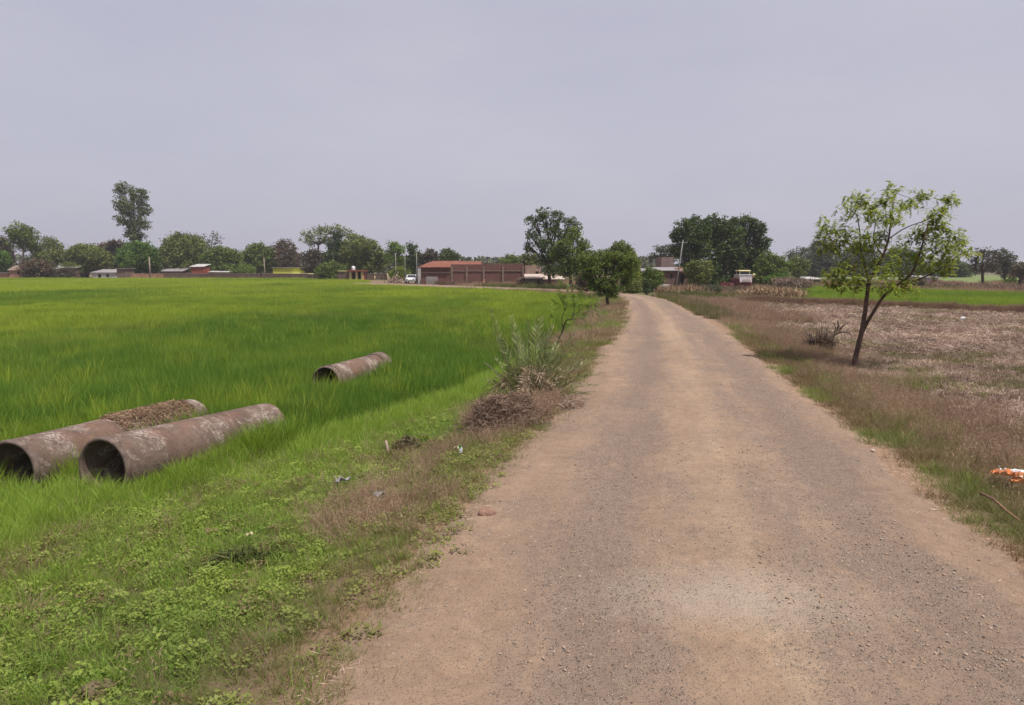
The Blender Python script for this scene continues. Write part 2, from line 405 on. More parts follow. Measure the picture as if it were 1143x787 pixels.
def diamonds(c, u, w):
    V = np.stack([c - u, c + w, c + u, c - w], 1).reshape(-1, 3)
    return V, np.arange(len(c) * 4).reshape(-1, 4)
def rdir(r, n):
    v = r.normal(size=(n, 3)); return v / np.linalg.norm(v, axis=1)[:, None]
def merge(parts):
    V = []; Fs = []; R = []; n = 0
    for v, f, r in parts: V.append(v); Fs.append(f + n); R.append(r); n += len(v)
    return np.concatenate(V), np.concatenate(Fs), np.concatenate(R)
SRC = {}
def source(key, parts, mat):
    V, Fs, R = parts
    me = np_mesh('tuft_' + key, V, Fs, False, {'rv': ('FACE', 'FLOAT', R)})
    me.materials.append(mat); o = bpy.data.objects.new('tuft_' + key, me); SRC.setdefault(key.rsplit('_', 1)[0], []).append(o)
_ng = {}
def node_group(coll):
    ng = bpy.data.node_groups.new('scatter_' + coll.name, 'GeometryNodeTree')
    ng.interface.new_socket('Geometry', in_out='INPUT', socket_type='NodeSocketGeometry'); ng.interface.new_socket('Geometry', in_out='OUTPUT', socket_type='NodeSocketGeometry')
    gi = ng.nodes.new('NodeGroupInput'); go = ng.nodes.new('NodeGroupOutput')
    ci = ng.nodes.new('GeometryNodeCollectionInfo'); ci.inputs['Collection'].default_value = coll; ci.inputs['Separate Children'].default_value = True; ci.inputs['Reset Children'].default_value = True
    ip = ng.nodes.new('GeometryNodeInstanceOnPoints'); ip.inputs['Pick Instance'].default_value = True
    def na(name, typ):
        n = ng.nodes.new('GeometryNodeInputNamedAttribute'); n.data_type = typ; n.inputs['Name'].default_value = name; return n.outputs['Attribute']
    e2r = ng.nodes.new('FunctionNodeEulerToRotation')
    L = ng.links.new
    L(gi.outputs[0], ip.inputs['Points']); L(ci.outputs[0], ip.inputs['Instance']); L(na('idx', 'INT'), ip.inputs['Instance Index'])
    L(na('rot', 'FLOAT_VECTOR'), e2r.inputs[0]); L(e2r.outputs[0], ip.inputs['Rotation']); L(na('scl', 'FLOAT_VECTOR'), ip.inputs['Scale'])
    L(ip.outputs[0], go.inputs[0]); return ng
def scatter(name, key, pts, scl, tint, label, tiltmax=.15, flat_scale=None):
    n = len(pts); srcs = SRC[key]
    if key not in _ng:
        cl = bpy.data.collections.new('src_' + key)
        for o in srcs: cl.objects.link(o)
        _ng[key] = node_group(cl)
    rot = np.stack([(rng.random(n) - .5) * 2 * tiltmax, (rng.random(n) - .5) * 2 * tiltmax, rng.random(n) * 2 * PI], 1)
    s = np.asarray(scl, float)
    if s.ndim == 1: s = np.stack([s, s, s], 1)
    me = bpy.data.meshes.new(name); me.vertices.add(n); me.vertices.foreach_set('co', np.asarray(pts, np.float32).ravel())
    a = me.attributes.new('rot', 'FLOAT_VECTOR', 'POINT'); a.data.foreach_set('vector', rot.astype(np.float32).ravel())
    a = me.attributes.new('scl', 'FLOAT_VECTOR', 'POINT'); a.data.foreach_set('vector', s.astype(np.float32).ravel())
    a = me.attributes.new('idx', 'INT', 'POINT'); a.data.foreach_set('value', rng.integers(0, len(srcs), n).astype(np.int32))
    tt = np.concatenate([tint, np.zeros((n, 1)), np.ones((n, 1))], 1) if tint.shape[1] == 2 else np.concatenate([tint, np.ones((n, 1))], 1)
    a = me.attributes.new('tint', 'FLOAT_COLOR', 'POINT'); a.data.foreach_set('color', tt.astype(np.float32).ravel())
    o = bpy.data.objects.new(name, me); COL.objects.link(o)
    md = o.modifiers.new('scatter', 'NODES'); md.node_group = _ng[key]
    tag(o, label, kind='stuff'); return o
def sample(y0, y1, dens, xl=-.86, xr=.86, pad=1.5):
    """points spread evenly over the wedge in front of the camera"""
    a0 = (xr - xl) * y0 + 2 * pad; a1 = (xr - xl) * y1 + 2 * pad; n = int(dens * (a0 + a1) / 2 * (y1 - y0))
    yy = y0 + (y1 - y0) * rng.random(n); keep = rng.random(n) < ((xr - xl) * yy + 2 * pad) / a1
    n2 = int(n * a1 / ((a0 + a1) / 2)); yy = y0 + (y1 - y0) * rng.random(n2); yy = yy[rng.random(n2) < ((xr - xl) * yy + 2 * pad) / a1]
    xx = xl * yy - pad + ((xr - xl) * yy + 2 * pad) * rng.random(len(yy))
    return xx, yy
def tint2(a, b=None):
    a = np.clip(a, 0, 1); b = np.zeros_like(a) if b is None else np.clip(b, 0, 1); return np.stack([a, b], 1)
# ================================================================== ground vegetation
M_crop = mat_leaf('crop_leaf', (.045, .155, .022), (.38, .46, .046), inst=True, tr=.40, dry=(.34, .30, .10))
M_grass = mat_leaf('grass_leaf', (.085, .165, .028), (.30, .42, .065), inst=True, tr=.38, dry=(.30, .215, .125))
M_weed = mat_leaf('weed_leaf', (.09, .145, .030), (.29, .36, .068), inst=True, tr=.35, dry=(.26, .17, .10))
M_dry = mat_leaf('dry_grass', (.18, .095, .08), (.43, .305, .21), inst=True, tr=.25, dry=(.145, .17, .05), rough=.8)
M_straw = mat_leaf('straw', (.185, .12, .10), (.60, .46, .365), inst=True, tr=.15, dry=(.20, .19, .07), rough=.8)
for k in range(3):
    source('cropn_%d' % k, blades(34, .12, .32, .58, .011, .42, 3, seed=k), M_crop)
    source('cropm_%d' % k, blades(170, .42, .30, .55, .018, .45, 2, seed=10 + k), M_crop)
    source('cropf_%d' % k, blades(240, 1.2, .3, .52, .045, .45, 1, seed=20 + k, square=True), M_crop)
    source('grass_%d' % k, blades(30, .075, .05, .17, .006, .9, 2, seed=30 + k), M_grass)
    source('grassf_%d' % k, blades(110, .42, .06, .22, .014, .8, 1, seed=40 + k), M_grass)
    source('tall_%d' % k, blades(26, .10, .16, .38, .008, .6, 3, seed=50 + k), M_grass)
def weed(seed):
    r = np.random.default_rng(seed); n = 60
    a = r.random(n) * 2 * PI; q = np.sqrt(r.random(n)) * .11; z = .02 + .09 * r.random(n) * (1 - q / .16)
    c = np.stack([np.cos(a) * q, np.sin(a) * q, z], 1)
    d = a + r.normal(0, .6, n); L = .006 + .010 * r.random(n)
    u = np.stack([np.cos(d), np.sin(d), .35 * r.normal(size=n)], 1) * L[:, None]
    w = np.stack([-np.sin(d), np.cos(d), .35 * r.normal(size=n)], 1) * (L * .75)[:, None]
    V, Fs = diamonds(c, u, w); p1 = (V, Fs, r.random(n))
    return merge([p1, blades(8, .07, .04, .09, .004, .8, 1, seed)])
for k in range(3): source('weed_%d' % k, weed(60 + k), M_weed)
def drystalk(seed, n=20, rad=.12, h0=.28, h1=.6, feather=5):
    r = np.random.default_rng(seed)
    V, Fs, R = blades(n, rad, h0, h1, .006, .55, 3, seed)
    Vn = V.reshape(n, 8, 3); tips = Vn[:, 6:8].mean(1); low = Vn[:, 4:6].mean(1); d = tips - low
    cs, us, ws = [], [], []
    for j in range(feather):
        t = r.random((n, 1)) * 1.1
        cs.append(low + d * t + r.normal(0, .006, (n, 3))); u = rdir(r, n) * .018 + d * .10; us.append(u); ws.append(rdir(r, n) * .0045)
    v2, f2 = diamonds(np.concatenate(cs), np.concatenate(us), np.concatenate(ws))
    low_ = blades(22, rad * 1.1, .06, .2, .007, 1.0, 1, seed + 5)
    return merge([(V, Fs, R), (v2, f2, r.random(len(f2)) * .8 + .2), low_])
for k in range(3):
    source('dry_%d' % k, drystalk(70 + k), M_dry)
    source('dryf_%d' % k, blades(150, .5, .18, .55, .016, .5, 2, seed=80 + k), M_dry)
def stubble(seed, n=13, lying=16, s=1.0):
    r = np.random.default_rng(seed)
    V, Fs, R = blades(n, .05 * s, .05, .15, .009 * s, .5, 1, seed, tipw=.7)
    m = lying; c = np.stack([r.normal(0, .11 * s, m), r.normal(0, .11 * s, m), .01 + .05 * r.random(m)], 1)
    a = r.random(m) * 2 * PI; u = np.stack([np.cos(a), np.sin(a), .3 * r.normal(size=m)], 1) * ((.04 + .09 * r.random(m)) * s)[:, None]
    w = np.stack([-np.sin(a), np.cos(a), .6 * r.normal(size=m)], 1) * (.005 * s)
    v2, f2 = diamonds(c, u, w); return merge([(V, Fs, R * .8), (v2, f2, r.random(m))])
for k in range(3):
    source('stub_%d' % k, stubble(90 + k), M_straw)
    source('stubf_%d' % k, merge([stubble(100 + 7 * k + j, 9, 12, 1.5)[:1] + stubble(100 + 7 * k + j, 9, 12, 1.5)[1:] for j in range(1)]), M_straw)
def patchify(key, src, n, rad, mat, seed):
    """bigger clump made of n offset copies of a tuft function"""
    r = np.random.default_rng(seed); parts = []
    for j in range(n):
        V, Fs, R = src(seed * 13 + j); V = V + np.array([r.uniform(-rad, rad), r.uniform(-rad, rad), 0]); parts.append((V, Fs, R))
    source(key, merge(parts), mat)
for k in range(3): patchify('stubp_%d' % k, lambda s: stubble(s, 5, 5, 1.7), 16, .55, M_straw, 120 + k)

PA = [(P(a[0], a[1], a[2]), P(b[0], b[1], b[2]), r) for a, b, r in PIPES]
def near_pipe(x, y, mar=.0):
    m = np.zeros(np.shape(x), bool)
    for a, b, r in PA:
        s = (b - a)[:2]; t = ((x - a[0]) * s[0] + (y - a[1]) * s[1]) / (s @ s); tc_ = np.clip(t, 0, 1)
        d = np.hypot(x - a[0] - tc_ * s[0], y - a[1] - tc_ * s[1]); m |= (d < r + mar) & (t > -.02) & (t < 1.02)
    return m
def pts3(x, y, sink=.01): return np.stack([x, y, H(x, y) - sink], 1)
BR = G(588, 452, -.15)           # palm clump spot
def cropcol(x, y, n_):
    big = fbm(x * .09, y * .05, 201, 3); sm = fbm(x * .8, y * .6, 202, 2); far = np.interp(y, [10, 16, 26, 45, 85], [.06, -.06, .12, .42, .88])
    return np.clip(-.06 + far + (big - .5) * 1.5 + (sm - .5) * .7 + .08 * rng.normal(size=n_), 0, 1)
def do_crop(y0, y1, dens, key, s0, s1, name, label):
    xx, yy = sample(y0, y1, dens, xr=.35)
    sd, e, left, crop, wob = zones(xx, yy); k = crop & ~near_pipe(xx, yy)
    xx, yy, e = xx[k], yy[k], e[k]; n = len(xx)
    ed = smooth(0, .8, e - crop_edge(yy)) * .15 + .85
    sc = (s0 + (s1 - s0) * rng.random(n)) * ed
    h = (.70 + .6 * fbm(xx * .6, yy * .5, 204))
    return scatter(name, key, pts3(xx, yy), np.stack([sc, sc, sc * h], 1), tint2(cropcol(xx, yy, n), .25 * smooth(.62, .8, fbm(xx * .3, yy * .15, 206)) + .12 * (rng.random(n) < .05)), label, .12)
do_crop(3, 26, 62, 'cropn', .8, 1.15, 'crop_field', 'green rice crop growing thick round the concrete pipes')
xx, yy = sample(9, 40, 1.6, xr=.3); sd, e, left, crop, wob = zones(xx, yy); k = crop & ~near_pipe(xx, yy, .1) & (rng.random(len(xx)) < smooth(.4, .6, fbm(xx * .4, yy * .3, 270))); n = k.sum(); sc = 1.0 + .3 * rng.random(n)
scatter('crop_heads', 'cropn', pts3(xx[k], yy[k]), np.stack([sc, sc, sc * 1.15], 1), tint2(.85 + .3 * rng.random(n), .3 * rng.random(n)), 'paler taller tillers scattered through the near rice crop', .15)
do_crop(26, 62, 7.5, 'cropm', .9, 1.2, 'crop_field', 'green rice crop in the middle of the big left field')
do_crop(62, 161, 1.35, 'cropf', .9, 1.3, 'crop_field', 'yellow green far side of the big rice field before the walls')
xx, yy = sample(6, 22, 70, xl=-1.0, xr=.1); k = near_pipe(xx, yy, .75) & ~near_pipe(xx, yy, .02) ; mouth = np.zeros(len(xx), bool)
for A_, B_, r_p in PA[:2]:
    dd_ = (A_ - B_)[:2] / np.linalg.norm((A_ - B_)[:2]); q0 = A_[:2] + dd_ * .3; mouth |= (np.hypot(xx - q0[0], yy - q0[1]) < .5) & (rng.random(len(xx)) < .6)
    mouth &= ~near_pipe(xx, yy, 0)
k |= mouth; sd, e, left, crop, wob = zones(xx, yy); k &= ~crop | mouth; x1, y1 = xx[k], yy[k]; n = len(x1)
sc = .5 + .25 * rng.random(n)
for A_, B_, r_p in PA[:2]:
    s = (B_ - A_)[:2]; t = ((x1 - A_[0]) * s[0] + (y1 - A_[1]) * s[1]) / (s @ s); sc = np.where((t > .3) & (t < 1.2) & near_pipe(x1, y1, .7), np.maximum(sc, .75 + .6 * smooth(.3, .7, t)), sc)
scatter('crop_grass', 'cropn', pts3(x1, y1), np.stack([sc, sc, sc * (.55 + .4 * fbm(x1 * 1.2, y1 * 1.2, 208))], 1), tint2(.22 + .5 * (fbm(x1, y1, 209) - .5)), 'self sown crop grass growing round the mouths and flanks of the near pipes', .2)
# ---- left verge, near
xx, yy = sample(2.2, 24, 190, xr=.45); sd, e, left, crop, wob = zones(xx, yy)
dens = np.where(left, smooth(-.3, .45, e + wob * .55), 0) * (~crop)
k = left & (rng.random(len(xx)) < dens) & ~near_pipe(xx, yy) & (e > -.45) & (e < 13); x1, y1, e1 = xx[k], yy[k], e[k]; n = len(x1)
rel = e1 / crop_edge(y1)
kind = rng.random(n); wn_ = fbm(x1 * .9, y1 * .9, 210, 3) * .6 + .4 * fbm(x1 * 4, y1 * 4, 213, 2); dn = fbm(x1 * .55, y1 * .8, 211, 3)
drv = np.clip(smooth(.53, .66, dn) * smooth(.8, .5, rel) * .8 + .75 * smooth(1.7, .3, e1) + .35 * smooth(2.6, 1.2, e1) * smooth(.4, .6, dn), 0, 1)
tn = .46 + .25 * smooth(.5, .62, fbm(x1 * .5 + 3, y1 * .7, 214)) + .42 * smooth(.35, .8, rel) + (wn_ - .5) * 1.0 + .08 * rng.normal(size=n)
tallz = smooth(.62, .85, rel + .3 * (wn_ - .5))
a = kind < (.66 - .5 * tallz); b = (~a) & (kind > .84 + .1 * drv - .14 * smooth(.5, .62, fbm(x1 * .8, y1 * .8, 218))) & (tallz < .5); c_ = (~a) & (~b)
size = .65 + .6 * rng.random(n)
scatter('verge_grass', 'grass', pts3(x1[a], y1[a]), size[a] * (.8 + .6 * rel[a]), tint2(tn[a] - .1, drv[a] * (rng.random(a.sum()) < .7) + .7 * (rng.random(a.sum()) < .16)), 'short green grass on the verge between pipes and road', .25)
scatter('verge_weeds', 'weed', pts3(x1[b], y1[b]), size[b] * 1.15, tint2(tn[b] + .15, drv[b] * .6 + .8 * (rng.random(b.sum()) < .12)), 'low broad leaved weeds scattered over the left verge', .3)
t2 = tallz[c_]; scl = size[c_] * (.38 + .55 * t2)
scatter('verge_tall_grass', 'tall', pts3(x1[c_], y1[c_]), scl, tint2(tn[c_] + .30 * t2, drv[c_] * .8), 'taller bright grass along the edge of the crop', .2)
# dry brown tussocks on the left verge (brushy stretch from the palm towards the camera)
def seg_d(x, y, pts):
    best = np.full(np.shape(x), 1e9)
    for a, b in zip(pts[:-1], pts[1:]):
        s = b - a; t = np.clip(((x - a[0]) * s[0] + (y - a[1]) * s[1]) / (s @ s), 0, 1); best = np.minimum(best, np.hypot(x - a[0] - t * s[0], y - a[1] - t * s[1]))
    return best
DL = [gpt(385, 590)[:2], gpt(440, 545)[:2], gpt(500, 515)[:2], gpt(560, 470)[:2], gpt(620, 425)[:2]]
pb_ = gpt(588, 462); xx, yy = sample(4, 22, 170, xl=-.6, xr=.3); dd = seg_d(xx, yy, DL); sd, e, left, crop, wob = zones(xx, yy)
k = (rng.random(len(xx)) < (1.0 * np.exp(-(dd / .62) ** 2) + .07) * smooth(.35, .6, fbm(xx * 1.5, yy * 1.5, 220))) & (e > .3) & left
bd = np.hypot(xx - pb_[0], (yy - pb_[1])); k |= (bd < 1.5) & (e > .15) & (rng.random(len(xx)) < .6 * np.exp(-(bd / 1.15) ** 4)); n = k.sum(); bd = bd[k]; scatter('dry_tussocks', 'dry', pts3(xx[k], yy[k]), .26 + .34 * rng.random(n) + .25 * (bd < 1.1), tint2(.30 + 1.0 * (rng.random(n) - .3) + .25 * (fbm(xx[k] * 1.2, yy[k] * 1.2, 222) > .5)), 'dry brown tussocks on the left verge in front of the palm', .7)
# ---- left verge, far
xx, yy = sample(22, 78, 9, xl=-.3, xr=.45); sd, e, left, crop, wob = zones(xx, yy)
k = left & ~crop & (e > .05) & (e < 5); x1, y1, e1 = xx[k], yy[k], e[k]; n = len(x1); dn = fbm(x1 * .35, y1 * .2, 231)
scatter('verge_grass', 'grassf', pts3(x1, y1), .7 + .6 * rng.random(n), tint2(.35 + 1.1 * (fbm(x1 * .4, y1 * .3, 230) - .5), .75 * smooth(.42, .58, dn)), 'patchy green and straw grass on the left verge towards the bend', .2)
k = k & (rng.random(len(xx)) < .28) & (fbm(xx * .3, yy * .2, 233) > .45); n = k.sum()
scatter('dry_tussocks', 'dryf', pts3(xx[k], yy[k]), .45 + .5 * rng.random(n), tint2(.3 + .6 * rng.random(n)), 'reddish dry tussocks on the left verge towards the bend', .25)
# ---- right verge
xx, yy = sample(2.2, 26, 95, xl=0, xr=.95); sd, e, left, crop, wob = zones(xx, yy)
gz = smooth(.0, .5, e + wob * .4) * smooth(1.9, .8, e - wob * .4)
k = (~left) & (rng.random(len(xx)) < gz); x1, y1, e1 = xx[k], yy[k], e[k]; n = len(x1); dn = fbm(x1 * .9, y1 * .9, 241)
scatter('verge_grass', 'grass', pts3(x1, y1), .7 + .8 * rng.random(n), tint2(.15 + 1.0 * (fbm(x1 * .8, y1 * .8, 240) - .5), .32 + smooth(.36, .6, dn) * .8 + .35 * smooth(.3, 1.2, e1)), 'low green strip of grass along the right side of the road', .25)
nb_ = gpt(953, 414); xx, yy = sample(2.2, 34, 64, xl=0, xr=.95); sd, e, left, crop, wob = zones(xx, yy)
tz = smooth(.35, 1.1, e + wob * .6) * (smooth(4.3, 2.0, e + wob * 1.2)) ; tz = tz * (.35 + .65 * smooth(.35, .6, fbm(xx * .6, yy * .6, 246)))
k = (~left) & (rng.random(len(xx)) < tz); x1, y1, e1 = xx[k], yy[k], e[k]; n = len(x1)
scatter('tall_dry_grass', 'dry', pts3(x1, y1), (.42 + .42 * rng.random(n) ** 1.5) * (.55 + .45 * smooth(.8, 2, e1)) * (1 - .45 * np.exp(-((x1 - nb_[0]) ** 2 / 2.2 + (y1 - nb_[1] + .8) ** 2 / 3.5))), tint2(.12 + .55 * smooth(.4, .6, fbm(x1 * .5, y1 * .5, 247)) * (1 - .6 * smooth(12, 20, y1)) + .3 * rng.random(n), .55 * smooth(1.5, .4, e1 + .4 * rng.normal(size=n)) + .5 * (rng.random(n) < .06)), 'reddish brown tall dry grass beside the right edge of the road', .25)
xx, yy = sample(3, 32, 7, xl=0, xr=.95); sd, e, left, crop, wob = zones(xx, yy); k = (~left) & (e > .7) & (e < 4) & (np.hypot(xx - nb_[0], yy - nb_[1]) > 1.6) & (rng.random(len(xx)) < smooth(.4, .6, fbm(xx * .9, yy * .9, 281))); n = k.sum()
scatter('tall_dry_grass', 'dry', pts3(xx[k], yy[k]), .6 + .4 * rng.random(n), tint2(.75 + .4 * rng.random(n), .2 * rng.random(n)), 'paler straw stalks standing above the reddish verge grass at right', .35)
xx, yy = sample(3, 30, 12, xl=0, xr=.95); sd, e, left, crop, wob = zones(xx, yy); k = (~left) & (e > .6) & (e < 4.5) & (fbm(xx * .8, yy * .8, 283) > .55); n = k.sum()
scatter('verge_tall_grass', 'tall', pts3(xx[k], yy[k]), .6 + .5 * rng.random(n), tint2(.2 + .4 * rng.random(n), .55 * rng.random(n)), 'olive green tufts mixed into the dry verge grass at right', .3)
xx, yy = sample(34, 60, 8, xl=.1, xr=.5, pad=4); sd, e, left, crop, wob = zones(xx, yy)
tz = smooth(.1, .9, e) * smooth(7, 4, e + wob * 2)
k = (~left) & (rng.random(len(xx)) < tz); x1, y1, e1 = xx[k], yy[k], e[k]; n = len(x1)
scatter('tall_dry_grass', 'dryf', pts3(x1, y1), .6 + .5 * rng.random(n), tint2(.25 + .6 * rng.random(n), .9 * smooth(2.2, .5, e1 + rng.normal(size=n) * .8)), 'straw coloured and olive grass on the right verge towards the bend', .2)
# ---- stubble field
def in_stub(xx, yy):
    sd, e, left, crop, wob = zones(xx, yy); gr = poly_in(xx, yy, GREEN_R)
    below = np.array(yy) < np.interp(xx, [0, 19, 22, 32, 46, 80], [54, 53, 50.3, 40.8, 29.5, 7.5])
    return (~left) & (e > 2.3 + wob) & below, e
def scol(x, y, n): return .36 + 2.0 * (fbm(x * .45, y * .9, 251, 3) - .5) + .18 * rng.normal(size=n)
xx, yy = sample(3, 22, 80, xl=.2, xr=.95); k, e = in_stub(xx, yy); k &= rng.random(len(xx)) < .22 + .78 * (np.sin((xx * .72 + yy * .69) * 2 * PI / .42 + 1.5 * fbm(xx, yy, 259)) > -.1); x1, y1 = xx[k], yy[k]; n = len(x1)
scatter('stubble_field', 'stub', pts3(x1, y1), .75 + .6 * rng.random(n), tint2(scol(x1, y1, n), .8 * smooth(.56, .68, fbm(x1 * .7, y1 * .7, 252))), 'pale stubble and loose straw on the harvested field at right', .25)
xx, yy = sample(22, 56, 3.2, xl=.2, xr=1.0, pad=4); k, e = in_stub(xx, yy); x1, y1 = xx[k], yy[k]; n = len(x1)
scatter('stubble_field', 'stubp', pts3(x1, y1), .85 + .4 * rng.random(n), tint2(scol(x1, y1, n) - .12, .6 * smooth(.6, .7, fbm(x1 * .3, y1 * .5, 252))), 'pale stubble on the far part of the harvested field at right', .2)
xx, yy = sample(4, 50, 4.5, xl=.25, xr=1.0, pad=2); k, e = in_stub(xx, yy); k &= (fbm(xx * .25, yy * .35, 256) > .5) & (rng.random(len(xx)) < .5); x1, y1 = xx[k], yy[k]; n = len(x1)
scatter('stubble_tussocks', 'dry', pts3(x1, y1), .3 + .3 * rng.random(n), tint2(.2 + .5 * rng.random(n), .4 * (rng.random(n) < .3)), 'dry mauve brown tussocks standing in the harvested field', .3)
# ---- bund, dry hedge foot and right green field
t = rng.random(2600); segi = rng.integers(0, len(BUND) - 1, 2600); A = np.array(BUND)
bp = A[segi] + (A[segi + 1] - A[segi]) * t[:, None] + rng.normal(0, .32, (2600, 2)); n = len(bp)
scatter('bund_grass', 'dryf', pts3(bp[:, 0], bp[:, 1]), .35 + .4 * rng.random(n), tint2(.1 + .5 * rng.random(n)), 'reddish brown dry grass along the bund beyond the stubble', .3)
xx, yy = sample(28, 96, 3.2, xl=.3, xr=1.0, pad=4); k = poly_in(xx, yy, GREEN_R) & (bund_d(xx, yy) > .6); x1, y1 = xx[k], yy[k]; n = len(x1)
scatter('crop_field', 'cropm', pts3(x1, y1, .12), 1.0 + .4 * rng.random(n), tint2(.45 + .8 * (fbm(x1 * .1, y1 * .1, 261) - .5) + .08 * rng.normal(size=n)), 'green crop beyond the bund behind the young tree', .12)
xx, yy = sample(56, 150, .55, xl=-.05, xr=1.0, pad=4); sd, e, left, crop, wob = zones(xx, yy)
k = ~crop & (e > .8) & ~poly_in(xx, yy, GREEN_R) & ~poly_in(xx, yy, GREEN_R2) & (fbm(xx * .08, yy * .08, 263) > .42); x1, y1 = xx[k], yy[k]; n = len(x1)
scatter('rough_grass', 'dryf', pts3(x1, y1), .8 + .9 * rng.random(n), tint2(.3 + .6 * rng.random(n), 1.0 * (fbm(x1 * .12, y1 * .1, 265) > .55)), 'rough dry grass round the hamlet and the far right fields', .2)
k2 = (fbm(xx * .08, yy * .08, 267) > .5) & (e > .8) & (e < 14) & (yy < 112) & ~crop & ~poly_in(xx, yy, GREEN_R); x1, y1 = xx[k2], yy[k2]; n = len(x1)
# ---- straw flecks on the shoulders
def strawbits(seed):
    r = np.random.default_rng(seed); m = 7; c = np.stack([r.normal(0, .10, m), r.normal(0, .10, m), .004 + .01 * r.random(m)], 1); a = r.random(m) * 2 * PI
    u = np.stack([np.cos(a), np.sin(a), .08 * r.normal(size=m)], 1) * (.015 + .05 * r.random(m) ** 2)[:, None]; w = np.stack([-np.sin(a), np.cos(a), .5 * r.normal(size=m)], 1) * .0022
    v, f = diamonds(c, u, w); return v, f, r.random(m)
for k in range(3): source('bits_%d' % k, strawbits(400 + k), M_straw)
xx, yy = sample(3, 26, 26, xl=-.4, xr=.8); sd, e, left, crop, wob = zones(xx, yy); k = (np.abs(e + .25) < .55) & (rng.random(len(xx)) < np.exp(-((e - .05) / .4) ** 2)); n = k.sum()
scatter('straw_litter', 'bits', pts3(xx[k], yy[k], -.012), .6 + .8 * rng.random(n), tint2(.5 + .5 * rng.random(n)), 'bits of straw scattered on the sandy road shoulders', .1)
# ---- loose stones on the road
M_stone, nt, out = newmat('gravel_stone')
t_ = N(nt, 'ShaderNodeAttribute', attribute_type='INSTANCER', attribute_name='tint').outputs['Color']
se = N(nt, 'ShaderNodeSeparateColor'); nt.links.new(t_, se.inputs[0])
principled(nt, out, mixc(nt, se.outputs[1], mixc(nt, se.outputs[0], (.15, .12, .105), (.40, .32, .26)), (.34, .23, .15)), .85)
for k in range(3):
    r_ = np.random.default_rng(300 + k); bm_v = []
    V = np.array([[x_, y_, z_] for x_ in (-1, 0, 1) for y_ in (-1, 0, 1) for z_ in (-1, 0, 1) if (x_, y_, z_) != (0, 0, 0)], float)
    import bmesh
    bm = bmesh.new(); bmesh.ops.create_icosphere(bm, subdivisions=1, radius=1)
    for v in bm.verts: v.co = Vector((v.co.x * 1.2, v.co.y * .9, v.co.z * .6)) * (0.75 + .5 * r_.random())
    me = bpy.data.meshes.new('pebble'); bm.to_mesh(me); bm.free(); me.materials.append(M_stone)
    SRC.setdefault('stone', []).append(bpy.data.objects.new('pebble_%d' % k, me))
s_ = rng.random(16000) ** 1.4 * 26 + 4; lat = np.where(rng.random(16000) < .55, rng.choice([-1.0, 1.5, 1.75, .7], 16000) + rng.normal(0, .42, 16000), rng.uniform(-2.9, 3.0, 16000))
i0 = np.searchsorted(RC[:, 1], s_) .clip(1, len(RC) - 1); cx_ = np.interp(s_, RC[:20, 1], RC[:20, 0]) if False else np.interp(s_, RC[:48, 1], RC[:48, 0])
sx_ = cx_ + lat; ok = (s_ > 3)
px_, py_ = sx_[ok], s_[ok]; n = len(px_)
sd, al = road_sd(px_, py_); hw_ = road_half(py_); un = np.clip(sd / hw_, -1, 1) * 2.35
zz = np.where(np.abs(sd) < hw_, .03 * (1 - (un / 2.35) ** 2) - .028 * np.exp(-((un + 1.05) / .38) ** 2) - .028 * np.exp(-((un - 1.3) / .45) ** 2) + .006, H(px_, py_, sd))
sz = (.0028 + .010 * rng.random(n) ** 4)
scatter('road_gravel', 'stone', np.stack([px_, py_, zz + sz * .2], 1), sz, tint2(rng.random(n), (rng.random(n) < .35) * 1.0), 'loose gravel lying on the dirt road', .5)
# ================================================================== trees
def bark(name, c0, c1): return mat_plain(name, c0, c1, 4, .9, .15, .5, 18)
B_grey = bark('bark_grey', (.16, .13, .105), (.075, .06, .05)); B_pale = bark('bark_pale', (.36, .32, .27), (.20, .165, .13)); B_brown = bark('bark_brown', (.13, .085, .065), (.055, .038, .032))
L = {
 'mid': mat_leaf('leaf_mid', (.055, .095, .018), (.20, .255, .052), tr=.28),
 'dark': mat_leaf('leaf_dark', (.034, .060, .016), (.115, .165, .040), tr=.2),
 'deep': mat_leaf('leaf_deep', (.022, .042, .014), (.080, .120, .032), tr=.15, rough=.4),
 'light': mat_leaf('leaf_light', (.075, .125, .022), (.19, .27, .050), tr=.35),
 'bright': mat_leaf('leaf_bright', (.055, .125, .018), (.15, .25, .038), tr=.35),
 'olive': mat_leaf('leaf_olive', (.078, .100, .026), (.24, .27, .072), tr=.28),
 'brown': mat_leaf('leaf_brown', (.095, .062, .045), (.16, .115, .07), (.10, .14, .05), tr=.2),
 'maroon': mat_leaf('leaf_maroon', (.058, .048, .036), (.11, .085, .055), (.06, .09, .03), tr=.2),
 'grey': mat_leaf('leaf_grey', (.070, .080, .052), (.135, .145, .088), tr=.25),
 'yellow': mat_leaf('leaf_yellow', (.10, .15, .02), (.26, .30, .035), (.40, .33, .04), tr=.35),
 'neem': mat_leaf('leaf_neem', (.11, .175, .022), (.50, .55, .095), (.30, .24, .08), tr=.5, rough=.4),
 'gum': mat_leaf('leaf_gum', (.060, .085, .035), (.17, .20, .075), (.20, .13, .09), tr=.25),
 'dead': mat_leaf('leaf_dead', (.15, .10, .08), (.30, .22, .16), tr=.1),
}
